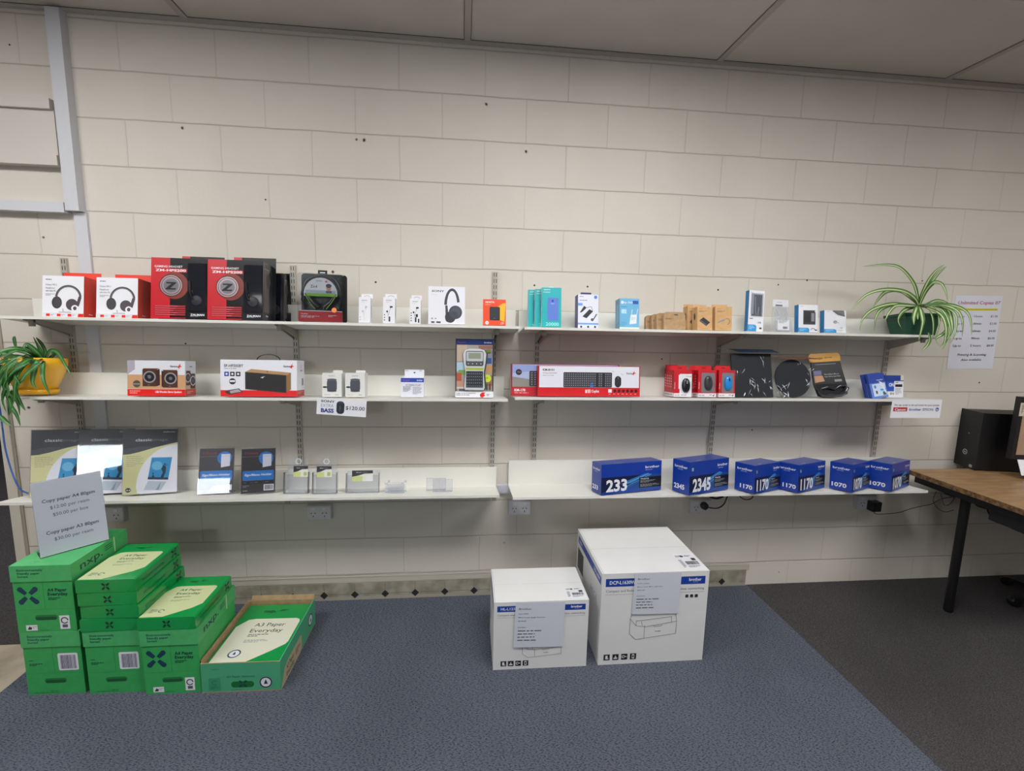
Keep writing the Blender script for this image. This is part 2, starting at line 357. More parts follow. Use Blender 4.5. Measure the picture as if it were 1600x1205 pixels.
# tiled vinyl skirting strip
tile = noise_mat('stone_look_vinyl', '#85806f', '#a8a294', 14, rough=.35, bump=.05); tg = M('#a39d90', .5); tl = M('#6d675b', .5)
b = MB(); x0, x1 = -1.75, 1.742; hh = .093; b.box(x0, -.006, 0, x1, 0, hh, tile)
b.face((x0, -.006, 0), (1, 0, 0), (0, 0, 1), 1, 1); L = x1 - x0
b.rect(0, 0, L, .02, tg)
k = 0
x = .03
while x < L:
    b.layer = 1; b.line([(x - .14, .033), (x - .030, .033), (x - .0, .022)], .0022, tl) if x > .15 else None
    b.layer = 2; b.rect(x - .001, .045, x + .001, hh, tl)
    b.layer = 3
    if abs(x - 2.55) > .01: b.poly([(x - .021, .029), (x, .008), (x + .021, .029), (x, .05)], M('#2b2a2c', .35)); b.line([(x - .025, .029), (x, .004), (x + .025, .029), (x, .054), (x - .025, .029)], .0018, tg)
    x += .158
tag(b.build('baseboard_back'), kind='structure')
b = MB(); b.box(-2.0, -.004, .098, 1.76, 0, .137, M('#bdb7ab', .6)); b.box(-2.0, -.0065, .130, 1.76, 0, .137, M('#d2ccc0', .5)); tag(b.build('trim_4'), kind='structure')

# ------------------------------------------------------------------ cable trunking and wall board at the upper left
tk = M('#cfd0d6', .4); tks = M('#bdb8ae', .5)
b = MB(); b.box(-1.652, -.042, 1.935, -1.596, 0, CEIL - .012, tk)
tag(b.build('cable_trunking'), 'white vertical cable trunking running from the ceiling down to the branch joint', 'cable trunking')
b = MB(); b.box(-1.640, -.013, .56, -1.588, 0, 1.932, tk)
tag(b.build('cable_trunking'), 'slimmer white vertical cable trunking passing behind the left shelves', 'cable trunking')
b = MB(); b.box(-2.05, -.045, 1.925, -1.655, 0, 1.968, tk)
tag(b.build('cable_trunking'), 'white horizontal cable trunking branch at the upper left of the wall', 'cable trunking')
t = thing('boxed_duct', 'cream painted boxed duct with ledges at the upper left of the wall', 'duct', TR(0, 0, 0))
bw = M('#cfc8c1', .5)
b = MB(); b.box(-2.05, -.03, 2.165, -1.665, -.0005, 2.352, bw); b.build('panel', t)
b = MB(); b.box(-2.05, -.047, 2.352, -1.668, -.0005, 2.395, bw); b.build('upper_ledge', t)
b = MB(); b.box(-2.05, -.045, 2.122, -1.662, -.0005, 2.165, bw); b.build('lower_ledge', t)
b = MB(); b.box(.2, -.018, .585, .62, 0, .628, M('#c9ccd6', .4)); tag(b.build('cable_trunking'), 'short white horizontal trunking in the gap between the two lowest shelves', 'cable trunking')

# ------------------------------------------------------------------ slotted uprights and shelves
um = M('#b9b4aa', .4, .2); slot = M('#2e2c2a', .8)
for i, (x, z0, z1, lab) in enumerate([(-1.705, .62, 1.73, 'left end of the left shelves'), (-.705, .62, 1.73, 'middle of the left shelves'), (.262, .62, 1.73, 'right end of the left shelves'),
                                      (.483, .62, 1.46, 'left end of the right shelves'), (1.46, .62, 1.46, 'middle of the right shelves'), (2.44, .62, 1.46, 'right end of the right shelves')]):
    b = MB(); b.box(x - .0125, -.013, z0, x + .0125, 0, z1, um)
    b.face((x - .0125, -.013, z0), (1, 0, 0), (0, 0, 1), .025, z1 - z0); n = int((z1 - z0) / .03); H = z1 - z0
    for k in range(n):
        for u in (.22, .66):
            b.layer = 0; zz = (k * .03 + .006) / H; b.rect(u, zz, u + .13, zz + .019 / H, slot)
    tag(b.build('slotted_upright'), 'metal slotted shelf upright at the ' + lab, 'shelf upright')
SHELF = {}
shm = M('#e2e1da', .35)
def shelf(key, x0, x1, zb, zf, zt, label, brx):
    t = thing('wall_shelf', label, 'shelf', TR((x0 + x1) / 2, -.016, zb)); w = (x1 - x0) / 2
    a = -.016; Y = -.244; dz = zf - zb; zt -= zb
    b = MB(); prof = [(0, zt), (-.012, zt), (-.0125, .004), (Y, dz), (Y, dz - .012), (Y + .003, dz - .012), (Y + .003, dz - .003), (-.009, -.002), (0, -.002)]
    b.prism([(p[0], p[1]) for p in prof], -w, w, shm, 'x'); b.build('shelf_panel', t)
    for x in brx:
        x -= (x0 + x1) / 2; c = MB()
        c.prism([(.004, -.004), (-.225, dz - .005), (-.226, dz - .018), (-.20, dz - .024), (.004, -.050)], x - .010, x - .007, M('#aba59a', .45, .1), 'x')
        c.prism([(.004, -.004), (-.225, dz - .005), (-.226, dz - .018), (-.20, dz - .024), (.004, -.050)], x + .007, x + .010, M('#aba59a', .45, .1), 'x')
        c.box(x - .01, -.2, -.0045 + 0, x + .01, -.19, dz - .012, M('#aba59a', .45, .1))
        c.build('bracket', t)
    SHELF[key] = (zb, dz)
shelf('TL', -1.84, .366, 1.431, 1.470, 1.545, 'upper left white metal shelf holding headphones and headsets', (-1.705, -.705, .262))
shelf('ML', -1.86, .315, 1.103, 1.133, 1.209, 'middle left white metal shelf with yellow plant pot and speakers', (-1.705, -.705, .262))
shelf('BL', -1.90, .285, .626, .668, .730, 'lowest left white metal shelf holding acrylic sign holders', (-1.705, -.705, .262))
shelf('TR', .383, 2.58, 1.431, 1.468, 1.543, 'upper right white metal shelf holding adapters and a plant', (.483, 1.46, 2.44))
shelf('MR', .347, 2.54, 1.111, 1.142, 1.213, 'middle right white metal shelf with keyboards, mice and mouse pads', (.483, 1.46, 2.44))
shelf('BR', .349, 2.545, .630, .655, .765, 'lowest right white metal shelf holding blue toner boxes', (.483, 1.46, 2.44))
def sz(k, y): zb, dz = SHELF[k]; return zb + .0045 + (-y - .0285) / .2315 * dz
def stilt(k): return -math.degrees(math.atan2(SHELF[k][1] - .004, .2315))
def on(k, x, y, yaw=0): return TR(x, y, sz(k, y) + .0006, yaw, stilt(k))
def meas(k, xl, xr, yt, y, yb=None):
    """centre x, width and height of a front face seen between pixel columns xl..xr with its top at pixel row yt, standing at depth y on shelf k"""
    zc = sz(k, y); yb = yb or (yt + 60); ym = (yt + yb) / 2
    a = at(xl, ym, y=y); c = at(xr, ym, y=y); t = at((xl + xr) / 2, yt, y=y)
    return (a.x + c.x) / 2, c.x - a.x, t.z - zc
exec_after = []


# ================================================================== TOP LEFT SHELF
def headphone_art(b, cx, cy, r, m, pad):                   # printed over-ear headphones, r in fractions of height
    b.arc(cx, cy, r, r * 1.05, r * .2, 5, 175, m); b.arc(cx, cy, r * .93, r * 1.0, r * .06, 5, 175, M('#77747a', .4))
    asp = b.H / b.W
    b.ell(cx - r * .95 * asp, cy - r * .45, r * .42, r * .55, pad); b.ell(cx + r * .30 * asp, cy - r * .62, r * .5, r * .52, m)
    b.line([(cx + r * .98 * asp, cy + r * .1), (cx + r * .75 * asp, cy - r * .75)], r * .26, m)
    b.ell(cx - r * .9 * asp, cy - r * .45, r * .3, r * .42, M('#403d42', .6)); b.ell(cx + r * .55 * asp, cy - r * .95, r * .3, r * .3, WHITE); b.ell(cx + r * .55 * asp, cy - r * .95, r * .15, r * .17, m)
red2 = M('#e0402f', .4)
for i, (xl, xr, yt, xb, lab) in enumerate([(62, 127, 430, 148, 'white and red headphone box at the far left of the upper left shelf'), (147, 212, 433, 229, 'white and red headphone box next to the black and red headset boxes')]):
    y = -.225; x, w, h = meas('TL', xl, xr, yt, y, 495); T = on('TL', x, y)
    b = cart(w, .085, h, WHITE); fr(b, 'r'); b.rect(0, 0, 1, 1, red2); b.small(.35, .06, .4, .04, 1, WHITE, 2)
    fr(b, 'f'); b.small(.08, .88, .28, .035, 1, DARK, 1); b.text('Deluxe HiFi-2', .08, .76, .045, DARK, fit=.27); b.text('Headphones', .08, .68, .045, DARK, fit=.22); b.text('with inline Mic', .08, .61, .045, DARK, fit=.25); b.small(.08, .50, .24, .06, 2, GREYT, 5)
    headphone_art(b, .63, .47, .27, M('#4c4348', .5), M('#39353a', .5)); b.line([(.5, .2), (.52, .06)], .012, GREYM)
    b.rect(.4, .08, .7, .13, M('#b9b5bb', .6)); b.rect(0, 0, 1, .1, M('#d5d5da'))
    for u in (.1, .36, .62): b.rect(u, .012, u + .09, .075, RED)
    for u in (.21, .47, .73): b.small(u, .02, .1, .04, 2, GREYT, 8)
    b.poly([(.86, 0), (1, 0), (1, .08), (.88, .08)], RED)
    t = thing('headphone_box', lab, 'box', T); b.build('carton', t)
    c = MB(); c.box(-w / 2 + .1 * w, .0855, 0, w / 2 + .008, .0875, h + .032, red2); c.box(-.012, .0848, h + .006, .012, .0855, h + .012, WHITE); c.build('hang_card', t)
# gaming headset boxes
blk = M('#17161a', .25, coat=.6); rd = M('#c41f2b', .3, coat=.5); rdk = M('#e0606a', .4)
def gaming(label, x, y, w, h, d, zx=0, full=True):
    t = thing('gaming_headset_box', label, 'box', on('TL', x, y), 'black and red gaming headset boxes')
    b = cart(w, d, h, blk); fr(b, 'f'); b.rect(0, 0, .34, 1, rd); b.rect(.34, .0, .62, .015, rd)
    if full:
        b.text('GAMING HEADSET', .06, .84, .035, WHITE, .01, .5); b.rrect(.06, .765, .64, .825, .012, rd); b.text('ZM-HPS200', .08, .775, .04, WHITE, .02, .54)
        b.ell(.42, .545, .215, .225, M('#7a2a1c', .4)); b.ell(.36, .545, .185, .185, M('#5b1f24', .3, .3)); b.ell(.36, .545, .172, .172, M('#c9c4c8', .25, .8)); b.ell(.36, .545, .152, .152, M('#8b1d27', .3, .3)); b.ell(.36, .545, .142, .142, M('#b1adb3', .3, .8)); b.ell(.36, .545, .115, .115, M('#8d8a91', .28, .8))
        b.poly([(.27, .60), (.45, .60), (.45, .585), (.345, .50), (.45, .50), (.43, .475), (.26, .475), (.26, .49), (.365, .575), (.28, .575)], M('#232228', .3))
        for k in range(5): b.rect(.06, .19 - k * .035, .62, .215 - k * .035, M('#a31c27', .4)); b.rect(.08, .199 - k * .035, .08 + .4 * (1 - .1 * (k % 3)), .207 - k * .035, rdk)
        b.text('ZALMAN', .71, .05, .035, WHITE, .03, .25); b.small(.71, .03, .24, .012, 1, GREYT, 2)
        fr(b, 'r'); b.rect(.1, .15, .6, .9, M('#5c5450', .4)); b.ell(.5, .7, .09, .12, M('#33302f', .4)); b.small(.3, .07, .4, .03, 1, WHITE, 4)
        b.small(.15, .86, .7, .03, 1, GREYT, 9)
    b.build('carton', t)
    if full:
        c = MB(); c.box(w * .16, -.004, .13 * h, w * .485, -.0005, .92 * h, M('#1a1d26', .06, coat=1)); c.build('clear_window', t)
        g = MB(); g.tube([(w * .2, -.006, .62 * h), (w * .22, -.007, .42 * h), (w * .26, -.007, .32 * h)], .006, blk); g.lathe([(.001, -.008), (.022, -.008), (.024, -.002), (.02, .004), (0.001, .005)], M('#2b2a30', .3), 20, Matrix.Translation((w * .33, -.004, .3 * h)) @ Matrix.Rotation(R(90), 4, 'X')); g.build('headset_earcup', t)
        c = MB(); c.box(-w / 2 + .25 * w, d + .0005, 0, w / 2 + .012, d + .002, h + .04, blk); c.box(-w / 2 + .25 * w, d - .0005, h + .0005, -w / 2 + .4 * w, d + .0005, h + .04, rd); c.build('hang_card', t)
y = -.245
xA, wA, hA = meas('TL', 231, 320, 401, y, 500); xB, wB, hB = meas('TL', 320.7, 408, 404, y, 502)
gaming('black and red gaming headset box, left one of the front pair', xA, y, wA - .002, hA, .125)
gaming('black and red gaming headset box, right one of the front pair', xB, y, wB, hB, .112)
gaming('black gaming headset box mostly hidden behind the right front one', xB + .035, -.098, wB, hB - .016, .06, full=True)
# headset in a clear shell
y = -.225; x, w, h = meas('TL', 463, 535, 425, y, 504)
t = thing('headset_pack', 'clear plastic shell pack with a black and green headset and red base', 'headset pack', on('TL', x, y, 5) @ Matrix.Rotation(R(4), 4, 'X'))
def rr(w, z0, z1, r):
    p = []
    for cx, cz, a in ((w / 2 - r, z0 + r, -90), (w / 2 - r, z1 - r, 0), (-w / 2 + r, z1 - r, 90), (-w / 2 + r, z0 + r, 180)):
        for k in range(6): p.append((cx + r * math.cos(R(a + 18 * k)), cz + r * math.sin(R(a + 18 * k))))
    return p
b = MB(); b.prism([(p[0] + .008, p[1]) for p in rr(w, 0, h, .014)], .055, .06, M('#1b211f', .25), 'y'); b.build('backing_card', t)
b = MB(); b.prism(rr(w * .96, .0, h * .98, .012), .0, .0015, GLOSSP, 'y'); b.prism([(w * .47, .002), (w * .485, .002), (w * .485, h * .97), (w * .47, h * .97)], 0.002, .054, GLOSSP, 'y'); b.build('clear_shell', t)
b = MB(); b.prism([(-.02, h + .001), (.02, h + .001), (.02, h + .018), (-.02, h + .018)], .056, .059, blk, 'y'); b.box(-.011, .0555, h + .005, .011, .056, h + .009, WHITE); b.build('hang_tab', t)
b = MB(); b.box(-w * .47, .004, .003, w * .47, .05, h * .22, M('#c21f26', .35)); b.face((-w * .47, .004, .003), (1, 0, 0), (0, 0, 1), w * .94, h * .22); b.rect(0, .93, 1, 1, WHITE); b.text('Headset', .06, .62, .13, WHITE, .02); b.small(.06, .3, .5, .2, 2, WHITE, 3); b.small(.68, .4, .2, .2, 2, WHITE, 5); b.build('base_card', t)
b = MB(); b.tube([(-w * .36, .03, h * .28), (-w * .42, .03, h * .55), (-w * .3, .03, h * .85), (0, .03, h * .95), (w * .3, .03, h * .85), (w * .42, .03, h * .55), (w * .36, .03, h * .28)], .006, blk)
for sx in (-1, 1):
    b.tube([(sx * w * .05, .02, h * .3), (sx * w * .22, .02, h * .42), (sx * w * .33, .02, h * .58)], .011, blk); b.tube([(sx * w * .12, .008, h * .27), (sx * w * .25, .006, h * .42), (sx * w * .33, .006, h * .56)], .0015, M('#8fcf2a', .4))
b.build('headset', t, smooth=True)
b = MB(); c_ = [(w * .36 * math.cos(R(a)), h * .57 + w * .37 * math.sin(R(a))) for a in range(-8, 189, 14)]; b.prism(c_, .010, .011, WHITE, 'y')
b.face((-w * .36, .010, h * .5), (1, 0, 0), (0, 0, 1), w * .72, h * .46); b.rect(.03, .05, .97, .18, M('#7fbf2e', .4)); b.rect(.05, .18, .95, .32, M('#a9b6cc', .5)); b.text('Genius', .36, .7, .07, DARK, .01); b.poly([(.62, .7), (.72, .8), (.68, .72), (.74, .7), (.66, .66)], RED)
b.text('Z-I-4', .2, .42, .12, DARK, .03, .2); b.ell(.74, .42, .1, .13, M('#c99277', .6)); b.ell(.74, .52, .12, .09, M('#1d1a1c', .6)); b.rect(.66, .2, .83, .3, M('#3b3f4d', .6)); b.build('picture_card', t)
b = MB(); b.lathe([(.0001, 0), (.011, 0), (.011, .001), (.0001, .001)], M('#f08a52', .5), 20, Matrix.Translation((w * .3, -.0005, h * .25)) @ Matrix.Rotation(R(90), 4, 'X')); b.build('orange_sticker', t)
# earphone boxes
for i, (xl, xr, yt, kind, lab) in enumerate([(560, 578, 464, 0, 'slim white earphone box with pale earphones pictured, leftmost of three'), (598, 616.5, 464, 1, 'slim white earphone box with short black earphones pictured, middle of three'), (640, 657, 466, 2, 'slim white earphone box with black earphones and plug pictured, rightmost of three')]):
    y = -.235; x, w, h = meas('TL', xl, xr, yt, y, 508); T = on('TL', x, y); ink = (M('#b7b8c0', .5), BLACK, BLACK)[kind]
    t = thing('earphone_box', lab, 'box', T, 'slim white earphone boxes')
    b = cart(w, .045, h, WHITE); fr(b, 'f'); b.text('SONY', .5, .86, .035, DARK, .02, .5, 'c'); b.small(.2, .79, .6, .02, 1, GREYT, 4)
    for a_, c_ in ((.35, .45), (.65, .62)): b.ell(a_, c_, .035, .035, ink); b.line([(a_, c_), (.45, .3), (.5, .06)], .008, ink)
    b.rect(.58, .6, .82, .66, ink) if kind else b.ell(.6, .6, .03, .05, ink)
    if kind: b.rrect(.5, .06, .62, .26, .02, ink)
    if kind == 2: b.rrect(.55, .26, .75, .38, .02, ink); b.rrect(.76, .04, .88, .2, .02, ink)
    for k in range(2 + kind): b.ell(.13, .12 + k * .1, .022, .022, ink)
    fr(b, 'r'); b.rect(.35, .05, .65, .95, M('#cfd0d8' if kind < 2 else '#86868e', .5)); b.small(.4, .2, .3, .5, 12, DARK, 6); b.build('carton', t)
    c = MB(); c.box(-w / 2 + .003, .043, h + .0003, w / 2 + .002, .045, h + .022, WHITE); c.face((-w / 2 + .003, .043, h + .004), (1, 0, 0), (0, 0, 1), w, .018); c.arc(.5, .1, .8, .5, .1, 20, 160, GREYT); c.build('hang_tab', t)
y = -.24; x, w, h = meas('TL', 669, 726.5, 447, y, 510)
b = cart(w, .07, h, M('#e4e4ec', .4)); fr(b, 'f'); b.text('SONY', .09, .85, .055, M('#3d3d45', .4), .02, .34); b.small(.08, .77, .25, .015, 1, M('#b9bac4'), 2)
hp = M('#3f434c', .45); hp2 = M('#33363e', .45)
b.arc(.645, .5, .17, .42, .07, 12, 178, hp, 28); b.poly([(.46, .5), (.52, .5), (.55, .25), (.47, .25)], hp); b.ell(.60, .19, .14, .15, hp2); b.ell(.555, .16, .09, .11, hp2); b.ell(.74, .32, .175, .18, hp); b.ell(.745, .32, .13, .14, M('#4c5059', .4)); b.ell(.7, .25, .1, .1, hp)
b.rect(.08, .13, .13, .165, GREYT); b.ell(.2, .147, .02, .02, GREYT); b.rect(.08, .03, .17, .07, DARK); b.rect(.22, .03, .34, .07, DARK)
c = MB(); c.box(-.02, .05, h + .0003, .02, .052, h + .006, M('#d5d5dd'))
t = thing('headphone_box', 'large white box with grey headphones pictured beside the orange drive box', 'box', on('TL', x, y)); b.build('carton', t); c.build('hang_tab', t)
y = -.24; x, w, h = meas('TL', 755, 790.5, 467.5, y, 511)
b = cart(w, .028, h, M('#e8491b', .45)); fr(b, 'f'); b.ell(.99, .5, .36, .36, M('#f2b51d', .45), a0=90, a1=270); b.text('ADATA', .08, .86, .07, WHITE, .03, .42); b.small(.08, .76, .35, .05, 2, M('#f6a58a'), 3); b.rrect(.29, .19, .74, .71, .04, M('#1f2227', .35)); b.rrect(.32, .22, .71, .68, .03, M('#2f343b', .35)); b.small(.45, .25, .14, .02, 1, GREYT, 2); b.ell(.17, .09, .07, .07, WHITE); b.text('USB', .17, .07, .035, RED, .02, al='c'); b.text('1TB', .78, .06, .06, WHITE, .02); b.small(.75, .02, .2, .02, 1, WHITE, 7)
tag(b.build('hard_drive_box', T=on('TL', x, y)), 'small orange box with a black portable drive and yellow sun pictured', 'box')

# ================================================================== TOP RIGHT SHELF
teal = M('#1eb0b4', .4); tealL = M('#3fc4cc', .35)
for i, (xl, xr, yt, yy, lab) in enumerate([(826, 846, 452, -.17, 'teal power bank box, leftmost and rearmost of the three'), (837, 866, 451, -.205, 'teal power bank box in the middle of the three'), (847.5, 878, 448.5, -.24, 'teal power bank box with lavender device pictured, in front of two others')]):
    x, w, h = meas('TR', xl, xr, yt, yy, 512); w = (at(878, 480, y=-.24).x - at(847.5, 480, y=-.24).x)
    x = at(xl, 480, y=yy).x + w / 2
    b = cart(w, .027, h, teal); fr(b, 'l'); b.rect(0, 0, 1, 1, M('#cfe9ec', .5)); b.small(.3, .1, .4, .7, 18, teal, 4); fr(b, 'f'); b.text('ADATA', .08, .93, .028, WHITE, .02, .35); b.text('P20000', .08, .87, .022, WHITE, .01, .35)
    b.rrect(.28, .16, .86, .74, .03, M('#5f7fd0' if i == 2 else '#274a9e', .35)); b.ell(.55, .66, .03, .03, BLUE); b.text('ADATA', .55, .58, .02, WHITE, .01, al='c'); b.text('20000', .2, .03, .085, M('#a5e6e6', .4), .02, .68)
    c = MB(); c.box(-.012, .012, h + .0003, .012, .0135, h + .006, WHITE)
    t = thing('power_bank_box', lab, 'box', on('TR', x, yy), 'teal power bank boxes'); b.build('carton', t); c.build('hang_tab', t)
y = -.225; x, w, h = meas('TR', 904, 936, 459.5, y, 511)
purp = M('#4b3f86', .4)
b = cart(w, .06, h, M('#dfe1ee', .4)); fr(b, 'l'); b.rect(0, 0, 1, 1, purp); b.small(.3, .2, .3, .6, 14, M('#8f86bb'), 2); fr(b, 'f'); b.small(.08, .91, .3, .03, 1, DARK, 2); b.small(.08, .8, .65, .03, 1, DARK, 5); b.ell(.86, .92, .05, .05, M('#3d7fe0')); b.rect(.0, .66, .22, .74, M('#6aa0ea')); b.rect(0, .1, 1, .15, M('#6aa0ea'))
b.poly([(.08, .45), (.3, .66), (.42, .6), (.2, .47)], DARK); b.poly([(.22, .34), (.56, .56), (.74, .5), (.42, .29)], DARK); b.line([(.4, .6), (.65, .64), (.72, .5)], .012, GREYM); b.line([(.72, .22), (.92, .42)], .03, DARK); b.ell(.7, .25, .045, .045, GREYM)
for u in (.16, .5, .84): b.ell(u, .035, .032, .032, DARK)
t = thing('adapter_box', 'white and purple box with black hub adapters pictured', 'box', on('TR', x, y)); b.build('carton', t)
c = MB(); c.prism([(-.028, h + .0003), (.028, h + .0003), (.026, h + .017), (-.025, h + .017)], .045, .047, M('#2e2560', .4), 'y'); c.build('hang_tab', t)
y = -.225; x, w, h = meas('TR', 969.5, 1000, 466, y, 512); sky1 = M('#6fb4da', .35, coat=.4)
b = cart(w, .065, h, sky1); fr(b, 'l'); b.rect(0, 0, 1, 1, M('#5796b8', .3)); b.small(.25, .2, .5, .6, 14, M('#8dc4e0'), 2); fr(b, 'f'); b.rect(0, 0, 1, .05, M('#e3e7c9')); b.text('tp-link', .2, .84, .07, WHITE, .01, .5); b.ell(.13, .87, .05, .05, WHITE); b.rect(.66, .82, .95, .93, M('#2b4fae')); b.small(.06, .7, .6, .035, 1, M('#2f6d9c'), 3); b.rect(.08, .5, .35, .64, M('#a9d7ea')); b.small(.1, .52, .2, .1, 2, WHITE, 3); b.poly([(.5, .15), (.86, .18), (.88, .48), (.56, .46)], WHITE); b.line([(.6, .45), (.64, .64)], .02, WHITE); b.line([(.86, .45), (.93, .66)], .02, WHITE); b.small(.58, .28, .25, .1, 3, M('#9fc4da'), 3); b.small(.08, .08, .3, .15, 4, M('#5b9ac0'), 3)
tag(b.build('wifi_extender_box', T=on('TR', x, y)), 'light blue box with a white wifi extender pictured', 'box')
kr = noise_mat('kraft_card', '#a98a66', '#b8976f', 60, rough=.85)
yy = [-.13, -.165, -.20, -.235]; xs = [1010, 1019, 1027, 1038]; wk = at(1072, 500, y=-.235).x - at(1038, 500, y=-.235).x
for i in range(4):
    xl = at(xs[i], 500, y=yy[i]).x; h = .083
    b = MB(); b.prism([(-wk / 2, 0), (wk / 2, 0), (wk / 2, h * .82), (wk / 2 - .008, h * .96), (wk / 2 - .018, h), (-wk / 2 + .012, h), (-wk / 2 + .003, h * .93), (-wk / 2, h * .8)], 0, .022, kr, 'y'); b.dim = (wk, .022, h); fr(b, 'f')
    b.prism([(-wk * .05, h * .82), (-wk * .0, h * .87), (wk * .12, h * .87), (wk * .18, h * .82)], -.0007, 0, M('#4a3626', .8), 'y'); b.small(.08, .55, .45, .1, 2, M('#6b4f36'), 3)
    tag(b.build('kraft_packet', T=on('TR', xl + wk / 2, yy[i])), ('low brown kraft packet, rearmost of the row of four', 'low brown kraft packet, second from the rear in the row of four', 'low brown kraft packet, third from the rear in the row of four', 'low brown kraft packet with hang slot, front one of the row of four')[i], 'packet', 'low brown kraft packets')
kr2 = noise_mat('kraft_box_card', '#c9a06e', '#d3ab7a', 40, rough=.8)
def kraft(px0, px1, yt, y, d, lab, dev, side, yaw=0):
    x, w, h = meas('TR', px0, px1, yt, y, 514)
    b = cart(w, d, h, kr2); fr(b, 'f'); b.small(.1, .88, .3, .03, 1, M('#8a6b48'), 2); b.small(.1, .76, .6, .06, 2, M('#5c4229'), 4)
    if dev == 0: b.poly([(.15, .42), (.4, .55), (.85, .33), (.62, .2)], DARK); b.poly([(.15, .42), (.62, .2), (.62, .16), (.15, .37)], GREYM); b.line([(.2, .42), (.6, .24)], .01, GREYT)
    else: b.poly([(.12, .3), (.2, .38), (.6, .5), (.55, .4)], GREYT); b.arc(.72, .38, .11, .12, .02, -90, 130, M('#6b4a33')); 
    b.small(.3, .05, .6, .02, 1, M('#8a6b48'), 3)
    if side: fr(b, 'l'); b.ell(.5, .6, .08, .15, M('#3d2c1e'))
    t = thing('kraft_box', lab, 'box', on('TR', x, y, yaw), 'brown kraft adapter boxes'); b.build('carton', t)
    c = MB(); c.box(-w / 2 + .003, d - .002, h + .0003, w / 2 - .003, d, h + .016, kr2); c.build('hang_flap', t)
kraft(1076, 1101, 478, -.145, .05, 'brown kraft adapter box, rear left one of the group of four', 0, True)
kraft(1091, 1114.5, 479, -.235, .055, 'brown kraft adapter box with dark hub pictured, in the front left', 0, True)
kraft(1119, 1145, 479, -.235, .04, 'brown kraft adapter box with grey cable adapter pictured, in the front right', 1, False)
cy = M('#1e8fd0', .4); cyd = M('#1670a8', .4)
def stbox(px0, px1, yt, y, d, lab, win, yaw=0, roll=0, top=None):
    x, w, h = meas('TR', px0, px1, yt, y, 517)
    b = cart(w, d, h, M('#e6e8ee', .4)); fr(b, 'l'); b.rect(0, 0, 1, 1, cyd); b.small(.3, .1, .4, .5, 10, M('#0f4f7a'), 2); fr(b, 'f')
    b.poly([(.0, .0), (.0, .16), (.48, .16), (.56, .12), (.56, 0)], cy); b.small(.06, .03, .4, .1, 3, M('#9ad3f2'), 3); b.small(.08, .93, .3, .02, 1, GREYT, 5)
    T = on('TR', x, y, yaw) @ Matrix.Rotation(R(roll), 4, 'Y')
    t = thing('cable_box', lab, 'box', T)
    if win == 'tall': b.rect(.2, .38, .85, .9, M('#7d7f85', .3)); b.rect(.12, .42, .32, .92, M('#c9ccd4', .3)); b.line([(.4, .85), (.45, .5), (.5, .4)], .012, WHITE); b.line([(.65, .6), (.62, .4)], .015, WHITE); b.small(.1, .28, .4, .04, 1, DARK, 3); b.text('USB', .62, .2, .04, BLUE, .02); b.rect(.75, .06, .9, .1, DARK)
    elif win == 'dark': b.rect(.24, .28, .88, .8, M('#3a3b40', .3)); b.rrect(.3, .36, .62, .76, .02, M('#222327', .3)); b.rect(.66, .4, .82, .7, M('#8a8c91', .3)); b.rect(.84, .74, .92, .78, WHITE); b.arc(.75, .08, .08, .06, .02, 0, 180, DARK); b.rect(.85, .06, .97, .1, DARK)
    else: b.poly([(.35, 1), (.9, 1), (.95, .72), (.6, .8)], M('#6f727a', .4)); b.line([(.4, .95), (.9, .78)], .02, DARK); b.ell(.5, .48, .1, .07, GREYT); b.line([(.45, .48), (.68, .44)], .04, M('#b8bac4')); b.text('USB', .72, .2, .05, BLUE, .01); b.small(.65, .08, .3, .03, 1, GREYT, 2)
    b.build('carton', t)
    if win == 'tall': c = MB(); c.box(w * -.36, -.0022, h * .36, w * .42, -.0012, h * .93, GLOSSP); c.build('clear_window', t)
    if top: c = MB(); c.box(-w / 2, d - .002, h + .0003, w / 2, d - .0005, h + top, WHITE); c.build('hang_tab', t)
stbox(1171, 1195, 453, -.23, .03, 'tall narrow white and blue cable box with clear window', 'tall', 0, 2.5)
stbox(1250, 1280, 476, -.235, .03, 'small white and blue box with a dark adapter in its window', 'dark')
stbox(1290, 1324, 485, -.235, .03, 'low white and blue box beside the fern-like trailing plant'.replace('fern-like trailing', 'trailing green'), 'low')
# clear bag
y = -.20; x, w, h = meas('TR', 1209, 1235, 468, y, 516)
t = thing('cable_bag', 'clear plastic bag of white cable with a printed white header', 'bag', on('TR', x, y, 6))
b = MB(); b.box(-w / 2, -.002, h * .78, w / 2, .002, h, WHITE); b.face((-w / 2, -.002, h * .78), (1, 0, 0), (0, 0, 1), w, h * .22); b.small(.25, .55, .5, .12, 1, GREYT, 2); b.rect(.15, .1, .6, .3, GREYM); b.build('header_card', t)
b = MB()
pts = [(-w * .45, 0, h * .78), (w * .45, 0, h * .78), (w * .62, 0, h * .3), (w * .7, 0, .002), (-w * .42, 0, .002), (-w * .5, 0, h * .4)]
b.prism([(p[0], p[2]) for p in pts], -.010, -.0095, clear('bag_film', '#dfe4ee', .12, .03), 'y'); b.prism([(p[0], p[2]) for p in pts], .008, .0085, MATS['bag_film'], 'y'); b.build('clear_film', t)
b = MB(); b.tube([(-w * .3, 0, h * .74), (-w * .1, 0, h * .55), (-w * .3, 0, h * .35), (-w * .2, 0, .02)], .003, WHITE); b.tube([(w * .3, 0, h * .6), (w * .5, 0, h * .3), (w * .45, 0, .02)], .002, WHITE); b.build('white_cable', t)
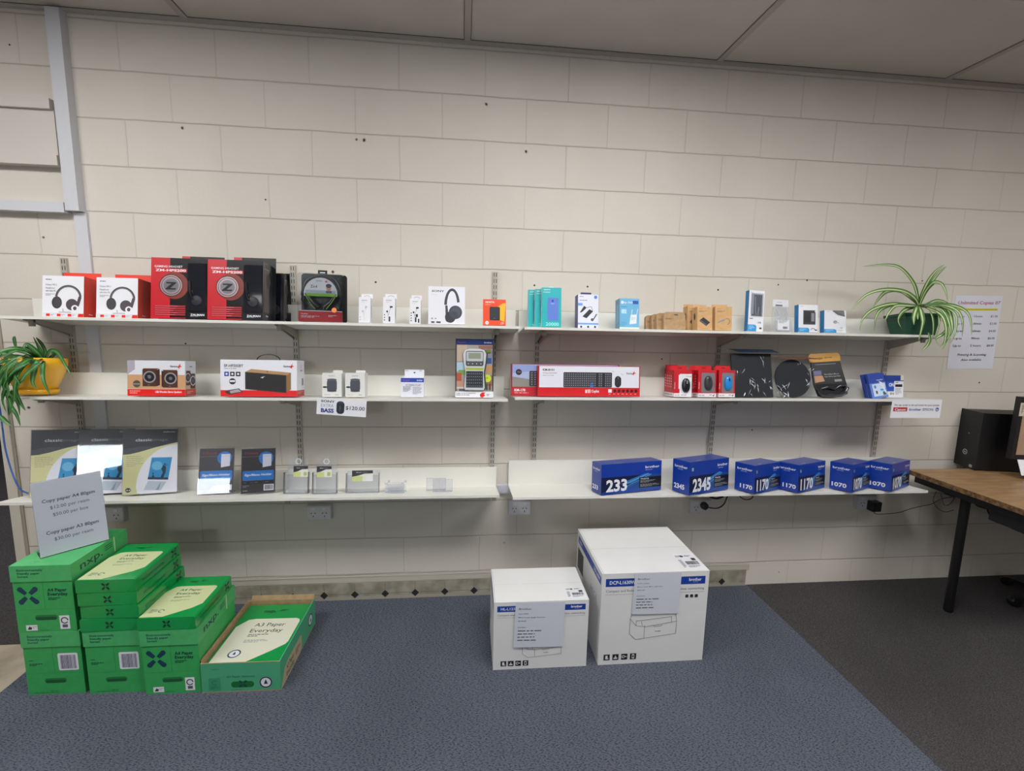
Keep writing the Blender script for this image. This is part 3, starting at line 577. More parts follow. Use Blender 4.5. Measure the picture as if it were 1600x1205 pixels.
b = MB(); b.box(-w * .3, -.0125, .012, w * .45, -.0112, h * .38, WHITE); b.face((-w * .3, -.0125, .012), (1, 0, 0), (0, 0, 1), w * .75, h * .35); b.small(.08, .55, .8, .3, 3, GREYT, 2); b.barcode(.45, .1, .85, .3, DARK); b.build('bag_label', t)

# ================================================================== PLANTS
leafG = M('#3c7a34', .4); leafD = M('#2c5a2b', .45); leafC = M('#c9d79a', .45)
def leaf(b, pts, wd, g, c, cream=.34, fold=.25):
    P = [Vector(p) for p in pts]; Q = []
    for i in range(len(P) - 1):
        a, p, q, d = P[max(i - 1, 0)], P[i], P[i + 1], P[min(i + 2, len(P) - 1)]
        for k in range(6):
            t = k / 6; Q.append(.5 * (2 * p + (q - a) * t + (2 * a - 5 * p + 4 * q - d) * t * t + (-a + 3 * p - 3 * q + d) * t ** 3))
    Q.append(P[-1]); n = len(Q); vs = []; tw = random.uniform(-.5, .5)
    for i, p in enumerate(Q):
        t = (Q[min(i + 1, n - 1)] - Q[max(i - 1, 0)]).normalized(); s = t.cross(Vector((tw, -1, .25))); s.normalize(); nn = s.cross(t)
        f = i / (n - 1); w = wd * (min(1, .55 + f * 2.2)) * (1 - f ** 3.2) + .0004
        for u in (-1, -cream, 0, cream, 1): vs.append(p + s * u * w / 2 + nn * (abs(u) * fold * w / 2))
    for j, mt in ((0, g), (1, c), (2, c), (3, g)): b.add([vs[i * 5 + j + k] for i in range(n) for k in (0, 1)], [(2 * i, 2 * i + 1, 2 * i + 3, 2 * i + 2) for i in range(n - 1)], mt)
# green pot with variegated spider plant
y0 = -.215; pl = at(1414, 510, y=y0); pr = at(1470, 510, y=y0); cx = (pl.x + pr.x) / 2; zb = sz('TR', -.15)
t = thing('potted_spider_plant', 'trailing green and cream spider plant in a dark green pot', 'potted plant', TR(cx, -.165, zb + .002, 0, stilt('TR')))
pm = M('#174a38', .4); pw_ = (pr.x - pl.x) / 2
b = MB(); n = 0
def rpot(w, d, z): return [(x, yv, z) for x, yv in ((-w, -d), (w, -d), (w, d), (-w, d))]
vs = rpot(pw_ * .80, .045, 0) + rpot(pw_ * .98, .058, .098) + rpot(pw_ * 1.06, .064, .099) + rpot(pw_ * 1.06, .064, .112) + rpot(pw_ * .98, .058, .112) + rpot(pw_ * .95, .052, .09)
fs = [(3, 2, 1, 0)] + [(a * 4 + k, a * 4 + (k + 1) % 4, a * 4 + 4 + (k + 1) % 4, a * 4 + 4 + k) for a in range(5) for k in range(4)]
b.add(vs, fs, pm); b.build('pot', t)
b = MB(); b.box(-pw_ * .95, -.05, .08, pw_ * .95, .05, .092, M('#33271d', .95)); b.build('soil', t)
inv = t.matrix_world.inverted()
def leaves(t, L, wd, g, c, name='foliage', cream=.34):
    b = MB(); iv = t.matrix_world.inverted()
    for L_ in L:
        w_ = wd * random.uniform(.8, 1.15); pts = [iv @ at(p[0], p[1], y=p[2]) for p in L_]; leaf(b, pts, w_, g, c, cream)
    b.build(name, t)
base = (1436, 478, -.165)
L = [[base, (1428, 445, -.20), (1408, 420, -.23), (1385, 414, -.25), (1348, 416.5, -.26)],
     [base, (1428, 465, -.19), (1410, 455, -.23), (1380, 453, -.27), (1352, 462, -.29), (1329, 486, -.3)],
     [base, (1425, 468, -.17), (1405, 455, -.2), (1385, 456, -.22), (1372, 468, -.23), (1364, 481, -.24)],
     [base, (1420, 478, -.2), (1395, 475, -.26), (1365, 483, -.3), (1348, 498, -.31), (1343, 517, -.32)],
     [base, (1420, 477, -.2), (1395, 476, -.25), (1375, 485, -.28), (1368, 498, -.3), (1366, 518, -.3)],
     [base, (1422, 478, -.22), (1400, 478, -.26), (1388, 490, -.28), (1383, 502, -.28)],
     [base, (1424, 480, -.2), (1410, 487, -.24), (1403, 500, -.26), (1409, 514, -.265)],
     [base, (1440, 462, -.18), (1450, 440, -.2), (1462, 424, -.22), (1476, 413, -.23)],
     [base, (1444, 458, -.15), (1456, 440, -.14), (1468, 425, -.13), (1479, 416, -.12)],
     [base, (1446, 455, -.2), (1458, 442, -.23), (1470, 443, -.26), (1477, 455, -.28), (1481, 472, -.29)],
     [base, (1432, 482, -.24), (1428, 495, -.275), (1428, 508, -.28)],
     [base, (1438, 484, -.25), (1441, 498, -.28), (1441, 507, -.285), (1435, 534, -.29)],
     [base, (1434, 486, -.25), (1434, 500, -.285), (1432, 515, -.29), (1430, 508, -.29)][:3],
     [base, (1448, 482, -.24), (1456, 495, -.28), (1458, 515, -.3), (1455, 536, -.3)],
     [base, (1452, 478, -.22), (1464, 488, -.27), (1467, 505, -.3), (1461, 534, -.3)],
     [base, (1455, 478, -.2), (1472, 485, -.26), (1481, 500, -.29), (1484, 520, -.3), (1472, 545, -.3)],
     [base, (1456, 477, -.18), (1478, 482, -.24), (1486, 498, -.28), (1486, 520, -.3), (1468, 543, -.3)],
     [base, (1460, 477, -.19), (1482, 479, -.25), (1498, 488, -.28), (1504, 505, -.3), (1503, 527, -.3)],
     [base, (1465, 476, -.17), (1490, 478, -.22), (1508, 486, -.26), (1516, 500, -.28), (1518, 525, -.29)],
     [base, (1462, 478, -.21), (1484, 484, -.27), (1494, 496, -.29), (1492, 520, -.31), (1484, 538, -.31)],
     [base, (1450, 482, -.23), (1470, 492, -.29), (1478, 512, -.31), (1476, 535, -.31), (1471, 548, -.31)],
     [(1450, 520, -.29), (1452, 530, -.29), (1448, 540, -.29), (1440, 548, -.29)],
     [base, (1445, 478, -.15), (1465, 470, -.12), (1485, 478, -.1), (1497, 500, -.08)],
     [base, (1470, 480, -.24), (1480, 495, -.28), (1476, 518, -.3), (1462, 530, -.3), (1468, 541, -.3)]]
leaves(t, L, .022, M('#4d7a3e', .45), leafC)
# yellow pot
y0 = -.17; pl = at(23, 575, y=-.17); pr = at(105, 575, y=-.17); cx = (pl.x + pr.x) / 2; rT = (pr.x - pl.x) / 2
t = thing('potted_spider_plant', 'dark green spider plant in a glossy yellow pot with saucer', 'potted plant', TR(cx - .042, -.155, sz('ML', -.155) + .003, 0, stilt('ML')))
ym = M('#f2b51e', .25, coat=.5); hP = at(60, 563, y=-.24).z - t.location.z
rT = rT * .98
b = MB(); b.lathe([(.0, .014), (rT * .60, .014), (rT * .68, .02), (rT * .95, hP * .62), (rT * 1.02, hP * .8), (rT * 1.04, hP), (rT * .98, hP), (rT * .96, hP * .8), (.0, hP * .79)], ym, 48); b.build('pot', t, smooth=True)
b = MB(); b.lathe([(.0, 0), (rT * .70, 0), (rT * .78, .022), (rT * .74, .022), (rT * .68, .0135), (.0, .0135)], ym, 48); b.build('saucer', t, smooth=True)
b = MB(); b.lathe([(0, hP * .84), (rT * .95, hP * .84)], M('#33271d', .95), 30); b.build('soil', t)
base = (70, 567, -.155)
L = [[base, (66, 553, -.17), (60, 540, -.18), (52, 526, -.2)], [base, (72, 552, -.13), (66, 538, -.12), (56, 527, -.1)], [base, (60, 552, -.18), (42, 538, -.2), (36, 548, -.22)],
     [base, (78, 549, -.17), (90, 551, -.2), (102, 570, -.24), (114, 590, -.26)], [base, (84, 555, -.15), (85, 549, -.16), (80, 556, -.18)], [base, (55, 552, -.18), (40, 545, -.2), (20, 550, -.22), (4, 560, -.24)],
     [base, (50, 552, -.2), (28, 545, -.25), (5, 548, -.28), (-15, 560, -.3)], [base, (40, 560, -.2), (15, 558, -.25), (-10, 575, -.3)], [base, (45, 556, -.22), (25, 560, -.28), (5, 575, -.3), (-3, 590, -.31)],
     [base, (58, 562, -.25), (54, 578, -.28), (51, 597, -.29), (57, 608, -.29)], [base, (68, 568, -.27), (67, 585, -.29), (70, 600, -.3), (79, 617, -.3)], [base, (62, 568, -.27), (44, 582, -.3), (34, 594, -.31), (26, 606, -.31), (33, 632, -.31)],
     [base, (46, 562, -.25), (28, 575, -.3), (15, 590, -.31), (8, 610, -.31), (3, 632, -.31)], [base, (42, 560, -.24), (20, 568, -.3), (10, 585, -.32), (14, 612, -.32), (18, 620, -.32)],
     [base, (40, 562, -.22), (18, 572, -.26), (3, 590, -.28), (0, 610, -.28)], [base, (48, 565, -.26), (32, 580, -.3), (24, 600, -.32), (22, 625, -.32), (14, 648, -.32)],
     [base, (54, 566, -.26), (30, 574, -.31), (14, 588, -.32), (6, 604, -.32), (16, 612, -.32)], [(14, 622, -.3), (18, 636, -.3), (26, 648, -.3), (32, 666, -.3)], [(16, 615, -.3), (26, 625, -.3), (30, 636, -.3), (31, 650, -.3)],
     [(0, 650, -.3), (8, 658, -.3), (18, 665, -.3)], [(22, 604, -.3), (28, 620, -.3), (34, 632, -.3), (40, 642, -.3)], [(20, 610, -.29), (17, 630, -.29), (14, 650, -.29)],
     [base, (38, 560, -.2), (14, 562, -.24), (-4, 570, -.27), (-20, 590, -.3)], [base, (44, 552, -.16), (22, 548, -.15), (2, 556, -.14), (-12, 570, -.13)], [base, (34, 565, -.22), (12, 578, -.28), (0, 600, -.3), (-4, 640, -.3)],
     [base, (30, 560, -.18), (8, 552, -.2), (-10, 552, -.2)], [base, (44, 566, -.26), (24, 585, -.31), (30, 600, -.32), (22, 615, -.32)], [base, (40, 570, -.27), (16, 595, -.31), (4, 620, -.31), (10, 645, -.31)], [(2, 570, -.26), (4, 590, -.27), (10, 615, -.28), (18, 640, -.28)],
     [(22, 526, -.1), (24, 536, -.12), (26, 546, -.14)]]
leaves(t, L, .020, M('#2f5c2c', .45), M('#4f8a44', .45), cream=.3)

# ================================================================== MIDDLE LEFT SHELF
y = -.225; x, w, h = meas('ML', 197, 287.5, 564, y, 618)
wood = M('#4a2b22', .5); sil = M('#c4c2c6', .3, .6); coneb = M('#26242a', .35)
def cube_speaker(b, a0, b0, a1, b1, flip):
    s_ = .22 * (a1 - a0) * (1 if flip else -1)
    if not flip: fx0, fx1, sx0, sx1 = a0, a1 - .2 * (a1 - a0), a1 - .2 * (a1 - a0), a1
    else: fx0, fx1, sx0, sx1 = a0 + .12 * (a1 - a0), a1, a0, a0 + .12 * (a1 - a0)
    b.rect(fx0, b0, fx1, b1 - .04, wood); b.poly([(sx0, b0 + (.03 if flip else 0)), (sx1, b0 + (0 if flip else .04)), (sx1, b1 - (.04 if flip else .02)), (sx0, b1 - (.02 if flip else .04))], M('#3a201a', .5)); b.poly([(fx0, b1 - .04), (fx1, b1 - .04), (sx1 if not flip else fx1 - .01, b1), (a0 + .02, b1)], M('#5d382c', .5))
    cx = (fx0 + fx1) / 2; cy = b0 + (b1 - b0) * .52; r = (b1 - b0) * .33
    b.ell(cx, cy, r, r, sil); b.ell(cx, cy, r * .78, r * .78, coneb); b.ell(cx, cy, r * .3, r * .3, M('#8b8a94', .25, .5)); b.small(cx - .03, b0 + .02, .06, .025, 1, GREYT, 2)
b = cart(w, .085, h, M('#d9dbe3', .4)); fr(b, 'f')
b.rect(0, .2, 1, .6, M('#c99a70', .5)); b.poly([(0, .6), (.13, .75), (.13, 1), (0, 1)], M('#a9a3b0', .5)); b.rect(.13, .68, .9, 1, M('#d9dbe3', .4)); cube_speaker(b, .26, .27, .56, .78, False); cube_speaker(b, .59, .24, .87, .74, True)
b.ell(.16, .34, .1, .1, M('#5b4a3c', .5)); b.rect(.1, .32, .22, .35, GREYT); b.rect(0, 0, 1, .19, RED); b.text('USB Wooden Stereo Speakers', .48, .09, .06, WHITE, .02, .46); b.small(.04, .04, .22, .11, 2, M('#f1a09a'), 3); b.text('Genius', .74, .82, .05, DARK, .02, .13); b.poly([(.87, .82), (.93, .93), (.91, .86), (.95, .84), (.9, .82), (.91, .77)], RED)
fr(b, 'r'); b.rect(0, 0, 1, .19, M('#b03a35', .4)); b.rect(0, .19, 1, .5, M('#c2a58c', .5)); cube_speaker(b, .08, .3, .5, .72, False); cube_speaker(b, .46, .2, .92, .64, True); b.small(.4, .8, .4, .05, 1, DARK, 2); b.small(.15, .05, .6, .08, 2, M('#e39a94'), 5)
tag(b.build('speaker_box', T=on('ML', x, y)), 'box picturing two brown wooden cube speakers above a red band', 'box')
y = -.235; x, w, h = meas('ML', 343, 463, 563, y, 621)
b = cart(w, .10, h, M('#e2e3ec', .4)); fr(b, 'f'); b.rect(0, 0, 1, .17, M('#d51f22', .4)); b.text('SP-HF505BT', .045, .8, .075, DARK, .02, .25); b.small(.045, .74, .27, .025, 1, GREYM, 2)
for u, c_ in ((.05, BLUE), (.125, BLACK), (.2, BLACK)): b.rect(u, .55, u + .058, .67, c_); b.ell(u + .029, .61, .03, .03, WHITE)
b.ell(.155, .41, .085, .085, DARK); b.rect(.12, .39, .19, .44, WHITE); b.text('Genius', .82, .81, .05, DARK, .02, .09); b.poly([(.905, .81), (.945, .92), (.935, .85), (.965, .84), (.93, .81), (.935, .77)], RED)
b.poly([(.32, .67), (.4, .75), (.92, .66), (.86, .58)], M('#b08b60', .5)); b.poly([(.86, .13), (.92, .2), (.92, .66), (.86, .58)], M('#8f6b45', .5)); b.poly([(.32, .2), (.86, .1), (.86, .59), (.32, .67)], M('#2e2e30', .6)); b.poly([(.335, .22), (.845, .125), (.845, .575), (.335, .645)], M('#252527', .7)); b.poly([(.52, .52), (.58, .56), (.56, .53), (.55, .5)], WHITE); b.ell(.61, .68, .02, .012, DARK)
b.poly([(.05, .12), (.12, .05), (.29, .12), (.24, .22), (.1, .17)], M('#4b3a34', .4)); b.poly([(.13, .08), (.27, .13), (.23, .2), (.12, .15)], M('#a7a3a8', .4))
fr(b, 'r'); b.rect(0, 0, 1, .17, M('#b9282a', .4)); b.text('J', .5, .8, .09, GREYM, .01); b.text('505BT', .4, .7, .045, DARK, .01, .35); b.barcode(.65, .3, .85, .5, DARK); b.small(.1, .06, .8, .07, 2, M('#e39a94'), 5)
t = thing('bluetooth_speaker_box', 'long white and red box with a black handle picturing a wooden speaker', 'box', on('ML', x, y)); b.build('carton', t)
c = MB(); hx = at(398, 555, y=-.19).x - x; hx2 = at(434, 555, y=-.19).x - x; n_ = 12; pts = []
for k in range(n_ + 1): a = math.pi * k / n_; pts.append(((hx + hx2) / 2 - math.cos(a) * (hx2 - hx) / 2, .05, h + .0006 + .026 * math.sin(a)))
c.tube(pts, .0025, BLACK); c.build('carry_handle', t)
for i, (xl, xr, yt, lab) in enumerate([(503, 533, 583.5, 'small white box picturing a grey round speaker, left one of the pair'), (539.5, 569.5, 583.5, 'small white box picturing a grey round speaker, right one of the pair')]):
    y = -.235; x, w, h = meas('ML', xl, xr, yt, y, 621)
    b = cart(w, .07, h, M('#dcdcda', .45)); fr(b, 'f'); b.text('SONY', .5, .86, .04, GREYM, .01, .33, 'c'); b.rrect(.24, .22, .76, .75, .14, M('#474b56', .5)); b.ell(.5, .72, .2, .05, M('#555a66', .5)); b.ell(.5, .25, .2, .04, M('#3d414b', .5)); b.ell(.14, .41, .09, .04, DARK); b.rect(.1, .39, .27, .42, DARK); b.small(.1, .07, .5, .03, 1, GREYT, 2); b.text('XB13', .66, .07, .035, DARK, .01, .2)
    t = thing('speaker_box', lab, 'box', on('ML', x, y), 'small white speaker boxes'); b.build('carton', t)
    c = MB(); c.prism([(-w * .1, h + .0003), (w * .42, h + .0003), (w * .42, h + .012), (-w * .1, h + .012)], .055, .0565, M('#d2d2cf', .45), 'y'); c.build('hang_tab', t)
y = -.215; x, w, h = meas('ML', 626, 662, 590, y, 621)
b = cart(w, .03, h, M('#dfe1ec', .45)); fr(b, 'f'); b.rect(0, .75, 1, .96, BLUE); b.text('P-touch', .12, .81, .07, RED, .01, .26); b.text('brother', .7, .81, .09, WHITE, .02, .25); b.text('AZ-3000DX-IT JUST', .2, .57, .08, DARK, .01, .68); b.small(.1, .25, .36, .28, 5, GREYM, 2); b.small(.52, .12, .4, .4, 7, GREYT, 3)
t = thing('ribbon_box', 'small white box with a blue band and tall hang tab', 'box', on('ML', x, y)); b.build('carton', t)
c = MB(); c.box(-w * .36, .028, h + .0003, w / 2, .03, h + .035, M('#dfe1ec', .45)); c.face((-w * .36, .028, h), (1, 0, 0), (0, 0, 1), w * .86, .035); c.ell(.5, .6, .12, .09, DARK); c.small(.05, .75, .2, .12, 1, GREYM, 2); c.small(.75, .75, .2, .12, 1, GREYM, 2); c.build('hang_tab', t)
# label maker pack
y = -.22; x, w, h = meas('ML', 711.5, 771.5, 530, y, 621)
t = thing('label_maker_pack', 'tall display pack with a grey label maker and dark keypad', 'label maker pack', on('ML', x, y))
b = cart(w, .05, h, M('#e2e2e6', .45)); fr(b, 'f')
b.rect(0, .105, 1, 1, M('#1d2230', .4)); b.rect(.03, .105, .97, .90, M('#9a938f', .5)); rdm = random.Random(4)
for c_, a0, b0, a1, b1 in (('#b7a592', .03, .62, .3, .9), ('#8c5a55', .6, .83, .97, .89), ('#a9c2d4', .03, .45, .25, .6), ('#6f9a4a', .08, .38, .25, .47), ('#b3503a', .03, .28, .16, .42), ('#b88a5c', .72, .42, .97, .55), ('#2d4f8e', .76, .58, .95, .68), ('#7c7f8c', .7, .68, .97, .82), ('#b98d77', .03, .18, .3, .28), ('#5a5560', .1, .11, .35, .17), ('#8b6a58', .7, .2, .97, .38), ('#6b2f2c', .88, .13, .93, .24), ('#3e5a3a', .8, .13, .85, .24), ('#c9c3bb', .03, .15, .25, .18)): b.rect(a0, b0, a1, b1, M(c_, .5))
b.ell(.84, .33, .065, .065, M('#c3d62f', .4)); b.small(.76, .32, .16, .02, 1, DARK, 2); b.rect(0, .91, 1, .985, M('#16387f', .35)); b.text('P-touch', .06, .935, .022, M('#c24a5a'), .01, .2); b.text('brother', .75, .93, .028, WHITE, .02, .2)
b.rect(0, 0, 1, .1, WHITE); b.text('LABEL YOUR WORKPLACE', .03, .062, .018, DARK, .01, .5); b.small(.03, .03, .58, .018, 1, GREYM, 2); b.poly([(.64, .05), (.7, .09), (.8, .085), (.75, .06), (.79, .04), (.72, .0), (.66, .01)], RED); b.small(.82, .02, .1, .04, 2, GREYM, 3)
b.build('carton', t)
b = MB(); cx_ = -.005; bw_ = w * .27
pr_ = [(-bw_ * .9, h * .13), (bw_ * .9, h * .13), (bw_ * 1.0, h * .17), (bw_ * .88, h * .42), (bw_ * 1.05, h * .6), (bw_ * 1.12, h * .74), (bw_ * .95, h * .81), (bw_ * .5, h * .835), (-bw_ * .5, h * .835), (-bw_ * .95, h * .81), (-bw_ * 1.12, h * .74), (-bw_ * 1.05, h * .6), (-bw_ * .88, h * .42), (-bw_ * 1.0, h * .17)]
b.prism([(p[0] * 1.09 + .003, p[1] + .001) for p in pr_], -.004, -.001, M('#3f4145', .4), 'y'); b.prism(pr_, -.011, -.0042, M('#c6c9cd', .35), 'y')
b.face((-bw_, -.011, h * .13), (1, 0, 0), (0, 0, 1), 2 * bw_, h * .7); b.rrect(.07, .58, .93, .95, .05, M('#4a4d52', .4)); b.rrect(.1, .7, .9, .93, .03, M('#b9bcc0', .35)); b.rect(.2, .76, .8, .9, M('#8b9480', .3)); b.rect(.07, .49, .93, .54, M('#a3b83a', .4)); b.rect(.09, .06, .91, .46, M('#2b2f36', .4))
for r_ in range(5):
    for k in range(8): b.layer = 9; b.rect(.13 + k * .097, .09 + r_ * .075, .17 + k * .097, .105 + r_ * .075, M('#9fa3a9', .5))
for k in range(4): b.layer = 9; b.ell(.2 + k * .2, .64, .015, .012, M('#c3c6cb'))
b.build('label_maker', t)
b = MB(); b.box(w * .3, -.006, h * .77, w * .42, -.001, h * .825, M('#6b7a1c', .4)); b.build('tape_cassette_corner', t)
# price card under the shelf lip
def card(name, label, cat, tl, tr, bl, y, art, T=None, group=None):
    A_, B_, C_ = at(*tl, y=y), at(*tr, y=y), at(*bl, y=y); u = (B_ - A_); w = u.length; u.normalize(); v = (A_ - C_); v = (v - u * v.dot(u)); h = v.length; v.normalize(); n = u.cross(v)
    b = MB(); b.box(0, 0, -.0003, w, h, .0003, PAPER if name != 'paper_notice' else M('#cdd1dc', .7)); b.face((0, 0, .0003), (1, 0, 0), (0, 1, 0), w, h); art(b)
    o = b.build(name, T=Matrix(((u.x, v.x, n.x, C_.x), (u.y, v.y, n.y, C_.y), (u.z, v.z, n.z, C_.z), (0, 0, 0, 1)))); return tag(o, label, cat, group)
def art120(b):
    b.text('SONY', .08, .76, .14, M('#30333c'), .03, .28); b.text('EXTRA', .085, .47, .2, M('#5b6fa5'), -.01, .25); b.text('BASS', .085, .15, .24, M('#243f86'), .045, .26); b.rrect(.395, .1, .555, .88, .2, M('#2e3240', .4)); b.ell(.475, .8, .15, .06, M('#454a5a', .4)); b.small(.46, .25, .02, .35, 5, GREYT, 3); b.text('$120.00', .58, .4, .23, M('#30333c'), .012, .39)
card('price_card', 'white price card reading 120 dollars on the middle left shelf edge', 'price card', (496, 621.5), (573.5, 627), (494.5, 647), -.2645, art120)
def artink(b):
    b.text('We can order in ink and toner for your printer', .05, .66, .1, M('#30333c'), .015, .91); b.rect(.04, .36, .32, .58, M('#bb2a30')); b.text('Canon', .18, .4, .13, WHITE, .03, .22, 'c'); b.text('brother', .36, .4, .14, BLUE, .02, .24); b.text('EPSON', .63, .4, .14, M('#2b3f7c'), .01, .21); b.ell(.92, .47, .11, .11, M('#3a5fae')); b.text('hp', .92, .42, .1, WHITE, .01, .05, 'c', .2)
card('notice_card', 'white notice card with red and blue printer brand words on the shelf end', 'notice card', (1393, 624.5), (1471, 625), (1390.5, 653), -.2645, artink)

# ================================================================== MIDDLE RIGHT SHELF
def keyb(b, a0, b0, a1, b1, rows=6, cols=22):
    b.rrect(a0, b0, a1, b1, .03, M('#26272c', .45)); km = M('#4b4d55', .5); kl = M('#a9abb3', .5); pts = []; fs = []; p2 = []; f2 = []
    for r_ in range(rows):
        for k in range(cols):
            if k in (15, 18): continue
            u0 = a0 + (a1 - a0) * (.015 + k * .97 / cols); u1 = u0 + (a1 - a0) * .8 / cols; v0 = b0 + (b1 - b0) * (.05 + r_ * .9 / rows); v1 = v0 + (b1 - b0) * .75 / rows; i = len(pts)
            pts += [(u0 * b.W, v0 * b.H), (u1 * b.W, v0 * b.H), (u1 * b.W, v1 * b.H), (u0 * b.W, v1 * b.H)]; fs.append((i, i + 1, i + 2, i + 3))
            m_ = (u0 + u1) / 2; q = (u1 - u0) * .18; p2 += [((m_ - q) * b.W, (v0 * .5 + v1 * .5) * b.H), ((m_ + q) * b.W, (v0 * .5 + v1 * .5) * b.H), ((m_ + q) * b.W, (v1 * .85 + v0 * .15) * b.H), ((m_ - q) * b.W, (v1 * .85 + v0 * .15) * b.H)]; f2.append((i, i + 1, i + 2, i + 3))
    b._put(pts, fs, km); b._put(p2, f2, kl)
y = -.185; x0 = at(799, 595, y=y).x; x1 = at(968, 595, y=y).x; h = at(900, 570, y=y).z - sz('MR', y)
b = cart(x1 - x0, .03, h, M('#8e2a34', .4)); fr(b, 'f'); b.rect(.01, .28, .99, .98, M('#a9b4d6', .5)); b.poly([(.01, .28), (.99, .28), (.99, .45), (.2, .5), (.01, .6)], M('#8a8782', .7)); b.poly([(.01, .7), (.2, .78), (.4, .7), (.6, .85), (.99, .8), (.99, .97), (.01, .97)], M('#8f9ed0', .5)); b.rect(0, 0, 1, .27, M('#b92430', .4)); b.text('KM-170', .03, .14, .08, WHITE, .03, .1); b.small(.03, .06, .25, .04, 1, M('#f0b0b0'), 3); b.ell(.068, .74, .095, .095, DARK); b.rect(.055, .73, .085, .75, GREYT); keyb(b, .165, .3, .85, .78)
tag(b.build('keyboard_box', T=on('MR', (x0 + x1) / 2, y)), 'keyboard box with a sky photo, mostly behind the longer red and white keyboard box', 'box')
y = -.228; x, w, h = meas('MR', 841, 1001, 572.5, y, 619)
b = cart(w, .04, h, M('#b21f2a', .4)); fr(b, 'f'); b.rect(.012, .29, .99, .985, M('#dfe0ea', .45)); b.rect(0, 0, 1, .28, M('#cc2029', .4)); b.text('KM-8101', .045, .83, .07, DARK, .03, .11); b.text('Wireless EASYSMART', .045, .74, .04, DARK, .0, .14); b.small(.045, .66, .18, .03, 1, GREYT, 2); keyb(b, .245, .295, .72, .79)
b.rect(.505, .31, .54, .36, M('#2f6fd0')); b.rect(.51, .39, .53, .45, M('#2f6fd0')); b.rrect(.748, .3, .812, .68, .12, M('#26272c', .4)); b.rrect(.758, .33, .802, .64, .09, M('#34363d', .4)); b.rect(.778, .58, .783, .65, GREYT); b.text('Genius', .86, .74, .07, DARK, .01, .06); b.poly([(.92, .74), (.945, .87), (.94, .8), (.96, .78), (.935, .75), (.94, .71)], RED)
b.line([(.72, .84), (.74, .82)], .01, GREYT); b.line([(.81, .76), (.83, .72)], .01, GREYT)
b.text('Copilot', .52, .13, .09, WHITE, .03, .075); b.rect(.46, .11, .475, .22, WHITE); b.rect(.48, .11, .512, .23, M('#f0b0b0'))
b.rect(.685, .13, .72, .24, WHITE)
for k in range(6): b.ell(.75 + k * .042, .185, .05, .05, M('#3a1c20', .4)); b.small(.735 + k * .042, .06, .03, .03, 1, WHITE, k)
b.small(.69, .06, .03, .03, 1, WHITE, 2)
tag(b.build('keyboard_box', T=on('MR', x, y)), 'long red and white box picturing a black keyboard and mouse', 'box')
redm = M('#c81f2b', .4)
def mouse(b, cx, cz, w, h, m, m2):
    vs = []; fs = []; n = 14; rings = 5
    for j in range(rings + 1):
        f = j / rings; sc = math.cos(f * math.pi / 2) ** .6 if j < rings else 0; dep = -.002 - .014 * math.sin(f * math.pi / 2)
        for k in range(n): a = 2 * math.pi * k / n; q = (abs(math.cos(a)) ** .8) * (1 if math.cos(a) > 0 else -1); vs.append((cx + w / 2 * sc * q, dep, cz + h / 2 * sc * math.sin(a)))
    for j in range(rings):
        for k in range(n): fs.append((j * n + k, j * n + (k + 1) % n, (j + 1) * n + (k + 1) % n, (j + 1) * n + k))
    b.add(vs, fs, m); b.box(cx - .0022, -.0175, cz + h * .12, cx + .0022, -.0145, cz + h * .34, m2)
def mousebox(label, px0, px1, yt, y, front, d=.045, group='red mouse boxes', T=None):
    x, w, h = meas('MR', px0, px1, yt, y, 619); wf = w
    b = cart(w, d, h, redm); fr(b, 'l'); b.small(.2, .3, .3, .5, 5, M('#f0b6b6'), 3); b.rect(0, 0, 1, .15, M('#e6dfe2')); b.small(.1, .03, .8, .07, 1, GREYM, 2); b.rect(.5, .2, 1, .85, M('#a81a24', .4)); fr(b, 'f'); b.rect(0, 0, 1, .14, M('#e6e0e6', .4)); b.text('NX-7000', .06, .04, .05, DARK, .01, .3); b.small(.62, .04, .3, .05, 1, DARK, 4); b.poly([(.8, .05), (.92, .12), (.88, .03)], DARK)
    b.text('Wireless', .08, .3, .05, M('#f0c6c6'), .01, .36, rot=90)
    t = thing('mouse_box', label, 'box', on('MR', x, y), group)
    if front == 'white': b.rect(.32, 0, 1, .86, WHITE); b.rect(.26, .3, .4, .82, WHITE); b.text('Genius', .68, .76, .035, DARK, .0, .2); b.poly([(.88, .74), (.96, .82), (.94, .74)], RED); b.small(.4, .04, .5, .04, 1, DARK, 2)
    elif front: b.rrect(.18, .17, .92, .9, .05, M('#7d7a80', .3))
    b.build('carton', t)
    if front:
        c = MB(); mm = {'white': M('#1f2228', .25), 'grey': M('#3a393c', .4), 'blue': M('#2389d6', .3)}[front]
        mouse(c, w * (.16 if front == 'white' else .05), h * (.43 if front == 'white' else .52), w * .46, h * .55, mm, M('#9a9ba0', .3) if front == 'white' else BLACK); c.build('mouse', t, smooth=False)
    c = MB(); c.box(-w / 2 + .004, d - .002, h + .0003, w / 2 - .004, d, h + .022, redm); c.face((-w / 2 + .004, d - .002, h), (1, 0, 0), (0, 0, 1), w - .008, .022); c.rect(.42, .4, .66, .6, M('#5a0d14')); c.build('hang_tab', t)
x1 = 1082; 
